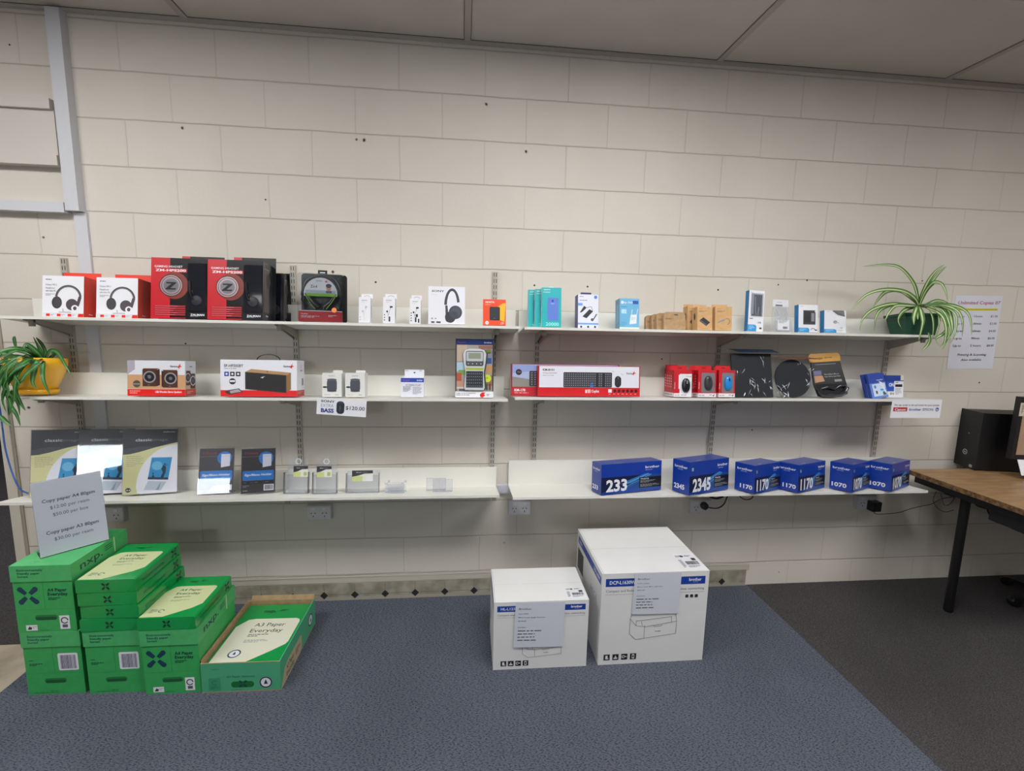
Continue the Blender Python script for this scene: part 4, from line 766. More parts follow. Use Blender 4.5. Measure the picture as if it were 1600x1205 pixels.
for i, (p0, p1, yt, yy, fr_, lab) in enumerate([(1045, 1066, 577, -.085, None, 'red mouse box, rearmost of the left row'), (1048, 1070, 578, -.135, None, 'red mouse box, second from the rear of the left row'), (1051, 1076, 578.5, -.185, None, 'red mouse box, just behind the front one of the left row'), (1054, 1082, 579, -.235, 'white', 'red mouse box with black mouse on white panel, front of the left row'),
      (1083, 1110, 579, -.18, None, 'red mouse box behind the one with the dark grey mouse'), (1092, 1120.5, 579, -.235, 'grey', 'red mouse box with a dark grey mouse in its window'), (1122, 1144, 581, -.18, None, 'red mouse box behind the one with the blue mouse'), (1124.5, 1150, 579, -.235, 'blue', 'red mouse box with a bright blue mouse in its window')]):
    mousebox(lab, p0, p1, yt, yy, fr_)
# flat mouse pads
fab = noise_mat('mouse_pad_cloth', '#0f1013', '#1a1b20', 200, rough=.75); film = clear('shiny_film', '#ccd3e0', .01, .08, .006)
def crinkle(b, x0, z0, x1, z1, y, n, seed):
    """opaque pale slivers painted as glints on folds of crumpled clear film, standing proud of the pad"""
    rd = random.Random(seed)
    for k in range(n):
        cx, cz = rd.uniform(x0, x1), rd.uniform(z0, z1); a = rd.uniform(30, 150); l = rd.uniform(.006, .02); q = rd.uniform(.0006, .002); ca, sa = math.cos(R(a)), math.sin(R(a))
        P_ = [(-l, 0), (-l * .3, q), (l, q * .4), (l * .2, -q)]
        b.add([(cx + u * ca - v * sa, y - .0015 * (i % 2), cz + u * sa + v * ca) for i, (u, v) in enumerate(P_)], [(0, 1, 2, 3)], MATS['film_glint'])
MATS['film_glint'] = M('#dfe5f0', .12)  # pale opaque colour for glints painted on the clear film
y = -.215; x, w, h = meas('MR', 1150, 1212, 552, y, 618)
t = thing('mouse_pad_pack', 'flat black square mouse pad in crinkled film with blue header card', 'mouse pad', on('MR', x, y) @ Matrix.Rotation(R(-8), 4, 'X'))
b = MB(); b.prism([(-w * .5, 0), (w * .5, 0), (w * .5, h), (-w * .52, h)], 0, .008, fab, 'y'); b.build('mouse_pad', t)
b = MB(); b.prism([(-w * .53, 0), (w * .53, 0), (w * .53, h + .01), (-w * .53, h + .01)], -.003, -.0025, film, 'y'); crinkle(b, -w * .1, h * .05, w * .45, h * .4, -.0035, 12, 3); crinkle(b, -w * .45, h * .05, w * .45, h * .6, -.0035, 8, 8); crinkle(b, w * .2, h * .7, w * .32, h * .95, -.0035, 4, 6); b.build('clear_film', t)
b = MB(); b.add([(-w * .55, .006, h + .022), (w * .58, .006, h + .022), (w * .64, -.032, h + .001), (-w * .38, -.032, h + .001), (-w * .55, .008, h + .024), (w * .58, .008, h + .024)], [(0, 3, 2, 1), (0, 1, 5, 4)], M('#243a5c', .35)); b.add([(-w * .45, .0052, h + .021), (w * .2, .0052, h + .021), (w * .1, -.0315, h + .0003), (-w * .34, -.0315, h + .0003)], [(0, 3, 2, 1)], M('#4f6a5a', .4)); b.build('header_card', t)
y = -.215; x, w, h = meas('MR', 1216, 1273, 561, y, 618)
t = thing('mouse_pad_pack', 'rounded black mouse pad in crinkled film with brown header card', 'mouse pad', on('MR', x, y) @ Matrix.Rotation(R(-8), 4, 'X'))
b = MB(); b.prism([(w * .49 * math.cos(R(a)) - w * .0, h * .5 + h * .5 * math.sin(R(a)) * (1 if math.sin(R(a)) < 0 else .98)) for a in range(0, 360, 10)], 0, .008, fab, 'y'); b.build('mouse_pad', t)
b = MB(); b.prism([(-w * .53, 0), (w * .6, 0), (w * .62, h * .5), (w * .53, h + .002), (-w * .5, h + .002)], -.003, -.0025, film, 'y'); crinkle(b, -w * .48, h * .02, -w * .15, h * .35, -.0035, 16, 5); crinkle(b, w * .35, h * .2, w * .58, h * .8, -.0035, 9, 9); crinkle(b, w * .1, h * .85, w * .3, h * .95, -.0035, 3, 4); b.build('clear_film', t)
b = MB(); b.add([(-w * .5, .004, h + .012), (w * .45, .004, h + .012), (w * .75, -.03, h - .004), (-w * .42, -.03, h - .002)], [(0, 3, 2, 1)], M('#7c4a40', .5)); b.build('header_card', t)
y = -.2; x, w, h = meas('MR', 1277, 1331, 552, y, 619)
t = thing('gel_mouse_pad_pack', 'black gel wrist rest mouse pad with orange topped card', 'mouse pad', on('MR', x, y) @ Matrix.Rotation(R(-9), 4, 'X') @ Matrix.Rotation(R(-4), 4, 'Y'))
b = MB(); b.prism([(-w * .38, 0.012), (-w * .2, .002), (0, 0), (w * .3, .002), (w * .48, .014), (w * .5, h * .25), (w * .40, h * .8), (w * .36, h * .9), (-w * .40, h * .9), (-w * .46, h * .8), (-w * .46, h * .3)], 0, .008, fab, 'y'); b.build('mouse_pad', t)
b = MB(); b.prism([(-w * .5, h * .82), (w * .42, h * .82), (w * .42, h * .95), (w * .36, h * 1.01), (-w * .44, h * 1.02), (-w * .52, h * .96)], -.002, -.0008, M('#d39a36', .4), 'y'); b.face((-w * .5, -.002, h * .8), (1, 0, 0), (0, 0, 1), w * .9, h * .22); b.text('Kensington', .12, .4, .2, BLACK, .02, .32); b.small(.5, .35, .4, .2, 1, M('#8a6420'), 2)
b.prism([(-w * .45, h * .32), (w * .44, h * .3), (w * .41, h * .82), (-w * .46, h * .82)], -.0015, -.0006, M('#222226', .35), 'y'); b.face((-w * .45, -.0015, h * .3), (1, 0, 0), (0, 0, 1), w * .88, h * .52); b.rect(.02, .42, .28, .62, M('#6b6792')); b.poly([(.02, .1), (.35, .15), (.3, .4), (.02, .4)], M('#b98d6a')); b.text('The Softest Mouse', .36, .42, .05, M('#b9b9c0'), .01, .5); b.text('Your Wrist Can Have', .36, .32, .05, M('#b9b9c0'), .01, .54); b.rect(.68, .1, .92, .2, GREYT); b.rect(.1, .88, .8, .9, GREYT); b.build('backing_card', t)
def arcprism(b, cx, cz, rx, rz, a0, a1, th, y0, y1, m, n=10):
    o_ = [(cx + rx * math.cos(R(a0 + (a1 - a0) * k / n)), cz + rz * math.sin(R(a0 + (a1 - a0) * k / n))) for k in range(n + 1)]; i_ = [(cx + (rx - th) * math.cos(R(a0 + (a1 - a0) * k / n)), cz + (rz - th) * math.sin(R(a0 + (a1 - a0) * k / n))) for k in range(n + 1)]
    for k in range(n): b.prism([o_[k], o_[k + 1], i_[k + 1], i_[k]], y0, y1, m, 'y')
b = MB(); gel = M('#20242c', .12, coat=.8)
b.tube([(-w * .38, -.008, h * .22), (-w * .3, -.010, h * .08), (0, -.011, h * .06), (w * .3, -.010, h * .08), (w * .45, -.008, h * .2)], .011, gel, 10); b.tube([(-w * .34, -.006, h * .2), (-w * .12, -.006, h * .24), (w * .08, -.006, h * .19), (w * .25, -.006, h * .25), (w * .42, -.006, h * .24)], .008, gel, 8); b.build('gel_wrist_rest', t, smooth=True)
# ink packs
ib = M('#1f3fa0', .3, coat=.4)
for i, (xl, y, lab) in enumerate([(1357, -.15, 'blue ink cartridge pack, rearmost of the leaning three'), (1360, -.178, 'blue ink cartridge pack, middle of the leaning three'), (1366, -.21, 'blue ink cartridge pack with a white and cyan panel, front of the leaning three')]):
    x0 = at(xl, 600, y=y).x; w = .092; h = .128
    b = cart(w, .012, h, ib); fr(b, 'f'); b.rect(0, 0, 1, .62, M('#5f83c8', .3)); b.rect(.15, .08, .95, .58, M('#c9d8ee', .3)); b.ell(.32, .46, .05, .07, M('#3f7fd0')); b.rect(.6, .28, .95, .36, M('#1d9be0')); b.rect(.72, .1, .92, .24, M('#44586a')); b.text('brother', .5, .7, .06, WHITE, .01, .4); b.rect(.3, .18, .4, .3, DARK)
    b.prism([(w * .1, h * .68), (w * .28, h * .62), (w * .5, h * .1), (w * .35, h * .2)], -.0012, -.0006, MATS['film_glint'], 'y') if i == 2 else None  # pale streak: a glint painted on the front pouch
    t = thing('ink_pack', lab, 'ink pack', on('MR', x0 + w / 2, y) @ Matrix.Rotation(R(-9), 4, 'X') @ Matrix.Rotation(R(-8), 4, 'Y'), 'blue ink cartridge packs'); b.build('pouch', t)
y = -.15; x, w, h = meas('MR', 1384, 1413, 590, y, 620)
b = cart(w, .02, h + .01, M('#1a3b8f', .35)); fr(b, 'f'); b.rect(.12, .0, .5, .72, M('#2352b8')); b.text('ON', .22, .5, .16, WHITE, .03, .26); b.rect(.1, 0, .5, .28, M('#e1e3ea')); b.text('EN', .3, .13, .1, DARK, .02, .2); b.rect(.5, .0, 1, .74, M('#e1e1e8')); b.rect(.56, .48, .94, .6, BLACK); b.small(.57, .62, .3, .08, 1, GREYM, 3); b.small(.57, .12, .35, .3, 5, GREYT, 5); b.rect(.84, .78, 1, 1, M('#dcd2c6'))
t = thing('ink_box', 'small blue and white ink box at the right end of the middle shelf', 'box', on('MR', x, y)); b.build('carton', t)

# ================================================================== LOWEST LEFT SHELF: acrylic holders
acr = clear('acrylic', '#e8eefb', .02, .02)
def panel_T(k, x, y, yaw, lean): return TR(x, y, sz(k, y) + .0012, yaw, 0) @ Matrix.Rotation(R(-lean), 4, 'X')
def holder(name, label, group, k, x, y, yaw, lean, w, h, art, foot=.06):
    t = thing(name, label, 'sign holder', TR(x, y, sz(k, y) + .004, yaw, stilt(k)), group); L_ = Matrix.Rotation(R(-lean), 4, 'X')
    b = MB(); b.box(0, -.0035, .001, w, -.002, h, acr, L_); b.box(0, 0, .001, w, .0012, h, acr, L_); b.box(0, .001, 0, w, foot, .0018, acr); b.build('acrylic_holder', t)
    b = MB(); b.box(.002, -.0018, .002, w - .002, -.0008, h - .003, PAPER); b.face((.002, -.0018, .002), (1, 0, 0), (0, 0, 1), w - .004, h - .005); art(b); b.build('printed_insert', t, L_)
    return t
cream = M('#d5d3a0', .4); chb = M('#34343a', .35); chb2 = M('#4a4a52', .35)
def art_classic(b):
    b.rect(0, 0, 1, 1, cream)
    b._put([(.34 * b.W, 0), (1 * b.W, 0), (1 * b.W, .76 * b.H)] + [((1.02 - .78 * math.sin(R(a))) * b.W, (.10 + .66 * math.cos(R(a))) * b.H) for a in range(0, 91, 6)] + [(.26 * b.W, .02 * b.H)], [tuple(range(20))], M('#e4e4ec', .4))
    b.poly([(0, .62), (.12, .625), (.3, .655), (.5, .70), (.7, .745), (.85, .77), (1, .79), (1, 1), (0, 1)], chb); b.poly([(0, .70), (.3, .74), (.6, .73), (1, .79), (.7, .745), (.5, .70), (.3, .655), (0, .62)], chb2)
    b.text('classic', .22, .82, .045, M('#d7d7dc'), .01, .3); b.text('image', .53, .82, .045, M('#85858d'), -.008, .28); b.text('deflecto', .72, .95, .02, WHITE, .01, .23)
    b.small(.06, .42, .32, .17, 6, M('#9a9878'), 3, .25)
    b.poly([(.45, .22), (.83, .2), (.9, .555), (.52, .56)], M('#2b93c9', .3)); b.poly([(.45, .22), (.83, .2), (.835, .235), (.456, .26)], M('#223c55', .4)); b.ell(.62, .43, .07, .07, M('#6fb8dc', .4))
    b.poly([(.68, .235), (.73, .32), (.70, .38), (.74, .44), (.79, .4), (.78, .32), (.74, .24)], M('#1f2d3f')); b.ell(.765, .45, .012, .014, M('#1f2d3f')); b.line([(.76, .42), (.82, .44)], .008, M('#1f2d3f')); b.poly([(.52, .25), (.55, .3), (.58, .25)], M('#1f2d3f')); b.ell(.55, .31, .01, .012, M('#1f2d3f'))
    b.poly([(.38, .06), (.7, .04), (.8, .17), (.46, .2)], M('#b9c3cf', .4)); b.poly([(.6, .05), (.66, .13), (.7, .18), (.66, .05)], M('#8f9bab')); b.ell(.1, .07, .035, .035, chb); b.text('A4', .1, .057, .025, WHITE, .02, .08, 'c')
cls = [(-1.82, -.185, 'tall clear sign holder with black and cream insert, leftmost of the three large ones'), (-1.645, -.165, 'tall clear sign holder with black and cream insert, middle one of the three'), (-1.443, -.175, 'tall clear sign holder with black and cream insert, rightmost of the three large ones')]
for (x, y, lab), le_ in zip(cls, (0, 3.9, -.5)): holder('sign_holder', lab, 'large clear sign holders with cream inserts', 'BL', x, y, 18, le_, .213, .303, art_classic, .03)
def art_menu(b, bc):
    b.rect(0, 0, 1, 1, M('#322d31', .35)); b.ell(.72, .78, .15, .15, M('#1d72bd', .4)); b.poly([(.62, .57), (.88, .6), (.88, .87), (.62, .87)], M('#cfd0dc', .4)); b.text('Z Deserve', .08, .88, .05, M('#a03438'), .01, .4); b.line([(0, .82), (1, .83)], .004, GREYT)
    b.rrect(.04, .28, .96, .5, .025, M('#1d75c4', .35)); b.text('Sign/Menu Holder', .09, .385, .05, WHITE, .025, .8, shear=.2)
    for u0, u1 in ((.04, .24), (.27, .34), (.37, .62), (.67, .95)): b.rect(u0, .2, u1, .265, BLACK); b.small(u0 + .03, .22, (u1 - u0) * .7, .02, 1, GREYT, 3)
    b.small(.05, .12, .2, .05, 2, GREYT, 5); b.small(.05, .04, .25, .02, 1, WHITE, 7)
    if bc: b.rect(.66, .04, .96, .18, WHITE); b.barcode(.69, .06, .93, .165, BLACK)
    else: b.poly([(.3, .04), (.96, .06), (.96, .18), (.45, .16)], M('#d8d9df'))  # pale slanted quad: bright reflection in the acrylic, painted onto the insert
holder('menu_holder', 'small clear menu holder with black and blue insert, left one of the pair', 'small clear menu holders', 'BL', -1.118, -.175, 11.5, 6.5, .149, .213, lambda b: art_menu(b, False), .05)
holder('menu_holder', 'small clear menu holder with black and blue insert and barcode, right one of the pair', 'small clear menu holders', 'BL', -.925, -.18, 17, 1.5, .147, .212, lambda b: art_menu(b, True), .05)
# brochure holders
acr2 = clear('acrylic_tinted', '#dfe0f4', .06, .04)
def art_lbl(b):
    b.rect(0, 0, 1, 1, M('#e0e0d6', .4)); b.poly([(0, 0), (.5, 0), (.5, .45), (.2, .5), (0, .4)], M('#c5cf86', .4)); b.poly([(0, .42), (.3, .52), (.6, .7), (1, .72), (1, 1), (0, 1)], chb); b.text('docu', .2, .78, .1, WHITE, .01, .22); b.text('holder', .43, .78, .1, GREYT, 0, .33); b.rect(.7, .12, .92, .45, M('#a7b86a', .4))
def brochure(label, x, y, w, h, ph, hook, lblw, lblx, qr=False, double=False):
    t = thing('brochure_holder', label, 'brochure holder', on('BL', x, y), 'clear brochure holders'); d = .032
    b = MB(); bk = Matrix.Rotation(R(-8), 4, 'X')
    b.box(-w / 2, -.001, 0, w / 2, .0008, ph * .9, acr2); b.box(-w / 2, -.001, 0, -w / 2 + .0015, d, ph, acr2); b.box(w / 2 - .0015, -.001, 0, w / 2, d, ph, acr2); b.box(-w / 2, 0, 0, w / 2, d, .002, acr2); b.box(-w / 2, -.0015, ph * .88, w / 2, .0005, ph * .9, acr2); b.box(-w / 2, -.0018, 0, w / 2, 0, .006, acr2)
    b.build('pocket', t)
    b = MB()
    if hook: b.prism([(-w * .42, .002), (w * .42, .002), (w * .44, h * .7), (w * .42, h * .93), (w * .3, h), (-w * .3, h), (-w * .42, h * .93), (-w * .44, h * .7)], d, d + .002, acr2, 'y'); arcprism(b, 0, h * .9, .014, .014, 0, 360, .003, d - .001, d, WHITE, 14)
    else: b.box(-w / 2, d, 0.002, w / 2, d + .0015, h, acr2)
    b.build('back_panel', t)
    if lblw:
        b = MB(); z0 = h * .48 if hook else ph * .60; hh = .052; b.box(lblx, -.004, z0, lblx + lblw, -.003, z0 + hh, PAPER); b.face((lblx, -.004, z0), (1, 0, 0), (0, 0, 1), lblw, hh); art_lbl(b)
        if qr: b.rect(.68, .05, .95, .5, WHITE)
        b.build('printed_label', t)
brochure('clear narrow brochure holder with hanging loop, left one beside the menu holders', -.68, -.17, .112, .165, .10, True, .066, -.01)
brochure('clear narrow brochure holder with hanging loop and label, right one of the narrow pair', -.545, -.185, .112, .165, .10, True, .068, -.034)
brochure('clear wide brochure holder with a black and cream label', -.372, -.17, .155, .10, .092, False, .098, -.048, True)
t = thing('card_holder', 'stack of small clear card holders between the wide brochure holder and square ones', 'card holder', on('BL', -.215, -.185))
for k in range(3):
    b = MB(); o_ = (.0, -.006, .006)[k]; yk = .0 + k * .014; b.box(-.045 + o_, yk, 0, .045 + o_, yk + .0015, .03 + .008 * k, acr2); b.box(-.045 + o_, yk, 0, .045 + o_, yk + .012, .003, clear('acrylic_bright', '#f2f4ff', .4, .03)); b.box(-.045 + o_, yk + .0025, .028 + .008 * k, -.033 + o_, yk + .011, .038 + .008 * k, MATS['acrylic_bright']); b.box(.033 + o_, yk + .0025, .028 + .008 * k, .045 + o_, yk + .011, .038 + .008 * k, MATS['acrylic_bright'])
    b.build('card_tray', t)
for i, (x, y, lab) in enumerate([(-.022, -.14, 'small clear square holder, rear one near the shelf end'), (.012, -.175, 'small clear square holder, front one near the shelf end')]):
    t = thing('small_sign_holder', lab, 'sign holder', on('BL', x, y), 'small clear square holders'); b = MB(); w = .092; h = .06
    b.box(-w / 2, 0, 0, w / 2, .002, h, acr2); b.box(-w / 2, .002, 0, w / 2, .02, .002, acr2)
    ed = M('#a9acc0', .2)
    b.box(-w / 2 - .001, -.0005, 0, -w / 2 + .0005, .0025, h, ed); b.box(w / 2 - .0005, -.0005, 0, w / 2 + .001, .0025, h, ed); b.box(-w / 2, -.0005, h - .001, w / 2, .0025, h + .0005, ed); b.box(-w / 2, -.0005, 0, w / 2, .0025, .0015, ed); b.box(w * .16, -.0005, 0, w * .16 + .001, .0004, h, ed); b.build('acrylic_plate', t)

# ================================================================== LOWEST RIGHT SHELF: toner boxes
tb = M('#143a9c', .3, coat=.25); tb2 = M('#101c44', .35); wv = M('#2f77b8', .4); wv2 = M('#7fc4ea', .4)
def toner(label, fx, fy, yaw, wl, wr, h, num, sizes):
    """corner towards the room at fx, fy; left short face wl wide, right long face wr wide"""
    t = thing('toner_box', label, 'box', TR(fx, fy, sz('BR', fy) + .001, 0, stilt('BR')) @ Matrix.Rotation(R(yaw), 4, 'Z'), 'blue toner boxes')
    b = MB(); b.box(0, 0, 0, wr, wl, h, tb)
    b.face((0, 0, 0), (1, 0, 0), (0, 0, 1), wr, h)
    b.rect(0, .06, 1, .56, tb2); b.poly([(0, .06), (1, .06), (1, 0), (0, 0)], tb)
    b.poly([(0, .06), (.3, .14), (.55, .3), (.75, .56), (1, .56), (1, .06)], M('#1c4a92', .4)); b.poly([(.3, .3), (.45, .42), (.72, .6), (.8, .6), (.66, .46), (.5, .3)], wv)
    for k in range(5): b.line([(.32 + k * .03, .3 - k * .03), (.5 + k * .03, .42 - k * .02), (.76 + k * .02, .6 - k * .01)], .012, wv2 if k % 2 else wv)
    b.rect(.62, .12, 1, .48, M('#10131f', .4)); b.text('TN' + num[:3], .64, .4, .045, WHITE, .01, .14); b.small(.64, .28, .26, .09, 3, GREYT, 2); b.small(.64, .14, .34, .1, 3, GREYT, 4)
    b.text('brother', .96, .78, .085, WHITE, .02, sizes[0], 'r'); b.small(.72, .7, .2, .03, 1, M('#b9c5ea'), 2)
    b.text(num, .08, .09, .39, WHITE, .035, sizes[1])
    b.rect(.05, .72, .09, .82, M('#8fb6a8', .4)) if len(num) > 3 else None
    b.face((0, wl, 0), (0, -1, 0), (0, 0, 1), wl, h); b.text('brother', .12, .77, .085, WHITE, .02, .76); b.small(.3, .7, .5, .03, 1, M('#b9c5ea'), 2); b.text(num, sizes[2], .12, .15, WHITE, .03, sizes[3])
    b.face((0, 0, h), (1, 0, 0), (0, 1, 0), wr, wl); b.text('brother', .22, .12, .1, M('#b9c5ea'), .02, .14); b.rect(.0, .48, 1, .49, M('#1b2d7c', .3))
    b.build('carton', t)
toner('long blue toner box numbered 233', .780, -.262, 14.5, .09, .352, .149, '233', (.24, .34, .08, .6))
toner('blue toner box numbered 2345', 1.214, -.292, 22, .108, .283, .163, '2345', (.26, .45, .1, .62))
toner('blue toner box numbered 1170, left one of the two', 1.556, -.287, 24, .110, .213, .142, '1170', (.24, .46, .28, .62))
toner('blue toner box numbered 1170, right one of the two', 1.793, -.282, 24, .110, .245, .142, '1170', (.24, .46, .28, .62))
toner('blue toner box numbered 1070, left one of the two', 2.082, -.290, 27, .106, .198, .142, '1070', (.24, .46, .1, .66))
toner('blue toner box numbered 1070, right one of the two', 2.306, -.284, 27, .106, .230, .142, '1070', (.24, .46, .1, .66))

# ================================================================== GREEN PAPER BOXES AND REAMS
gBox = noise_mat('green_carton', '#34a054', '#3aa75b', 30, rough=.5, bump=.02); gLid = noise_mat('green_carton_lid', '#46ab64', '#4eb26b', 30, rough=.5, bump=.02)
gRm = M('#0d9446', .22, coat=.3); gInk = M('#0d3d3c', .5); navy = M('#0f3a50', .5); lime = M('#c8cf9f', .5); gShade = M('#148a3f', .5); gTray = M('#4aa57a', .55)
def xmark(b, u, v, r, m):                                   # four-petal cross mark
    q = b.H / b.W
    for sx in (-1, 1):
        for sy in (-1, 1):
            P_ = [(.34, .06), (.06, .34), (.58, .98), (.82, 1.02), (1.02, .82), (.98, .58)]
            b.poly([(u + sx * a * r * q, v + sy * c * r) for a, c in (P_ if sx * sy > 0 else P_[::-1])], m)
def a4box(label, x, y, z, yaw, front, w=.213, d=.315, h=.268):
    """two-part carton, origin at the middle of its front bottom edge"""
    t = thing('paper_carton', label, 'box', TR(x, y, z, yaw), 'green paper cartons')
    wb = w - .006; b = MB(); b.box(-wb / 2, .003, 0, wb / 2, d - .003, h * .8, gBox)
    b.face((-wb / 2, .003, 0), (1, 0, 0), (0, 0, 1), wb, h * .76)
    b.line([(.5, .45), (.5, 1)], .008, gShade); b.line([(0, .45), (1, .45)], .004, M('#1c8b41', .5))
    b.rrect(.31, .24, .69, .34, .048, M('#16753a', .7)); b.rrect(.32, .24, .67, .30, .03, M('#0c5228', .8))
    if front == 'logo':
        xmark(b, .24, .73, .17, navy); b.text('A4 Paper', .57, .8, .065, gInk, .02, .33); b.text('Everyday', .57, .72, .065, gInk, .02, .34); b.small(.57, .62, .25, .06, 2, gInk, 3)
        b.rect(.14, .04, .33, .15, WHITE); b.poly([(.16, .06), (.2, .13), (.22, .1), (.24, .12), (.23, .06)], DARK); b.small(.25, .07, .07, .05, 2, GREYT, 2)
        b.rect(.72, .05, .89, .32, WHITE); b.arc(.805, .22, .055, .055, .02, 0, 330, DARK); b.rect(.76, .08, .85, .14, GREYM); b.small(.36, .03, .3, .015, 1, gInk, 4)
    else:
        b.small(.08, .7, .14, .03, 1, gInk, 3); b.small(.08, .6, .24, .06, 2, gInk, 5); b.rrect(.58, .5, .93, .86, .03, WHITE); b.barcode(.62, .53, .89, .82, M('#3d3560', .5)); b.small(.4, .06, .2, .015, 1, gInk, 2); b.small(.12, .03, .75, .015, 1, gInk, 4)
    b.face((wb / 2, .003, 0), (0, 1, 0), (0, 0, 1), d - .006, h * .76); b.poly([(.0, .0), (.0, .2), (.55, .95), (.8, .95), (.2, .0)], M('#c5d9a8', .5)) if front == 'flap' else None
    b.build('box_base', t)
    b = MB(); b.box(-w / 2, 0, h * .765, w / 2, d, h, gLid); b.face((-w / 2, 0, h * .765), (1, 0, 0), (0, 0, 1), w, h * .235)
    for k, s_ in enumerate(('Environmentally', 'friendly paper', 'Sorted.')): b.text(s_, .12, .66 - k * .2, .14, navy, .015, (.42, .37, .18)[k])
    b.face((w / 2, 0, h * .765), (0, 1, 0), (0, 0, 1), d, h * .235); b.text('nxp.', .14, .3, .5, gInk, .01, .38); 
    for k in range(3): b.rect(.56, .45 + k * .13, .7, .5 + k * .13, gInk)
    b.rect(.73, 0, .75, 1, M('#c9e0b0', .5)); b.face((-w / 2, 0, h), (1, 0, 0), (0, 1, 0), w, d); b.small(.3, .08, .15, .02, 1, gInk, 2)
    b.build('lid', t); return t
def ream(label, x, y, z, yaw, seed=1, art=True, group='green paper reams'):
    w, d, h = .212, .299, .053; b = MB(); r_ = .004
    pr = [(-w / 2, r_), (-w / 2 + r_, 0), (w / 2 - r_, 0), (w / 2, r_), (w / 2, h - r_), (w / 2 - r_, h), (-w / 2 + r_, h), (-w / 2, h - r_)]
    b.prism(pr, 0, d, gRm, 'y')
    b.face((-w / 2, 0, 0), (1, 0, 0), (0, 0, 1), w, h); fd = M('#0b8a3d', .3); b.line([(.84, .04), (.99, .95)], .03, fd); b.line([(.01, .95), (.08, .6)], .02, fd); b.poly([(.84, .03), (.98, .93), (.995, .9), (.99, .03)], M('#0c8f40', .25)); b.line([(.0, .06), (.84, .04)], .02, fd); xmark(b, .5, .5, .26, M('#0b2a22', .4))
    b.face((w / 2, 0, 0), (0, 1, 0), (0, 0, 1), d, h); b.text('A4 Paper Everyday', .12, .35, .28, M('#0b3a26', .4), .0, .5); xmark(b, .86, .5, .34, M('#0b2a22', .4))
    if art:
        b.face((-w / 2, 0, h), (1, 0, 0), (0, 1, 0), w, d)
        b._put([(.02 * b.W, .02 * b.H), (.42 * b.W, .02 * b.H), (.8 * b.W, .20 * b.H), (.92 * b.W, .3 * b.H), (.92 * b.W, .70 * b.H), (.9 * b.W, .73 * b.H), (.86 * b.W, .745 * b.H), (.2 * b.W, .745 * b.H), (.12 * b.W, .73 * b.H), (.02 * b.W, .6 * b.H)], [tuple(range(10))], lime)
        b.text('A4 Paper', .26, .62, .055, gInk, .01, .42); b.text('Everyday', .26, .53, .055, gInk, .01, .45); b.small(.28, .44, .3, .04, 2, gInk, 2); b.small(.28, .36, .36, .04, 2, M('#6f8a6a'), 5); b.small(.1, .1, .14, .09, 4, M('#4c5a66'), 3); b.arc(.3, .15, .03, .03, .012, 0, 300, M('#4c5a66'))
        b.text('nxp.', .3, .85, .05, M('#0b3a26', .4), .01, .16); b.small(.5, .86, .12, .035, 3, M('#0b3a26', .4), 4)
    o = b.build('paper_ream', T=TR(x, y, z, yaw)); return tag(o, label, 'paper ream', group)
HB = .268
a4box('lower green carton with barcode label at the far left of the stack', -1.475, -.583, 0, -.5, 'bar')
a4box('upper green carton with cross mark on top of the far left stack', -1.479, -.585, HB + .0005, 0, 'logo', h=.275)
a4box('green carton with barcode label beneath four loose reams', -1.247, -.593, 0, -.5, 'flap')
a4box('green carton with cross mark beneath a single ream', -1.028, -.613, 0, 0, 'logo', h=.275)
for k, (dx, yaw, lab) in enumerate([(0, 0, 'lowest of four green paper reams stacked on the middle carton'), (.006, -1.5, 'second from the bottom of four green paper reams'), (.002, 0, 'second from the top of four green paper reams'), (0, .5, 'top of four green paper reams with a cream label panel')]):
    ream(lab, -1.25 + dx, -.594, HB + .0006 + k * .0536, yaw, k, k == 3)
ream('single green paper ream lying on the carton beside the open tray', -1.032, -.613, .2757, 0, 7)
# open tray with large reams
t = thing('paper_tray_carton', 'low open green carton tray holding large paper reams on the floor', 'box', TR(-.7665, -.621, 0, -1.2)); w, d, h = .304, .432, .127; th = .004
kr3 = noise_mat('raw_cardboard', '#9a7f5e', '#a98d6a', 50, rough=.85); 
b = MB(); b.box(-w / 2, 0, 0, w / 2, d, .004, kr3)
b.box(-w / 2, 0, .004, w / 2, th, h, gTray); b.box(w / 2 - th, th, .004, w / 2, d, h, gTray); b.box(-w / 2, th, .004, -w / 2 + th, d, h, kr3); b.box(-w / 2 + th, d - th, .004, w / 2 - th, d, h, kr3)
b.box(-w / 2, 0, h - .0005, w / 2, th, h + .0008, kr3)
b.face((-w / 2, 0, 0), (1, 0, 0), (0, 0, 1), w, h)
b.rrect(.37, .15, .66, .36, .1, M('#0b6a2f', .5)); xmark(b, .52, .27, .12, gInk); b.text('A3 Paper  Everyday', .32, .5, .07, M('#175e5e'), .0, .36); b.small(.36, .06, .3, .02, 1, gInk, 3)
b.ell(.81, .3, .2, .2, WHITE); b.arc(.81, .3, .175, .175, .045, 0, 360, M('#1d2c4a')); b.poly([(.785, .24), (.835, .24), (.825, .32), (.81, .4), (.795, .32)], M('#1d2c4a'))
b.rrect(.09, .08, .24, .5, .03, M('#37916a', .55)); b.arc(.165, .34, .07, .07, .02, 30, 330, M('#1c6e52')); b.small(.11, .12, .1, .1, 3, M('#1c6e52'), 3); b.small(.14, .78, .16, .03, 1, M('#1c6e52'), 5)
b.face((w / 2, 0, 0), (0, 1, 0), (0, 0, 1), d, h)
b._put([(0, 0), (.50 * b.W, 0), (.56 * b.W, .08 * b.H), (.56 * b.W, .56 * b.H), (.52 * b.W, .6 * b.H), (.2 * b.W, .6 * b.H), (.10 * b.W, .5 * b.H)], [tuple(range(7))], M('#b9a98a', .6)); b.text('A3 Paper', .14, .32, .17, gInk, .02, .2); b.text('Everyday', .14, .1, .17, gInk, .02, .2); b.small(.38, .2, .14, .22, 3, gInk, 3)
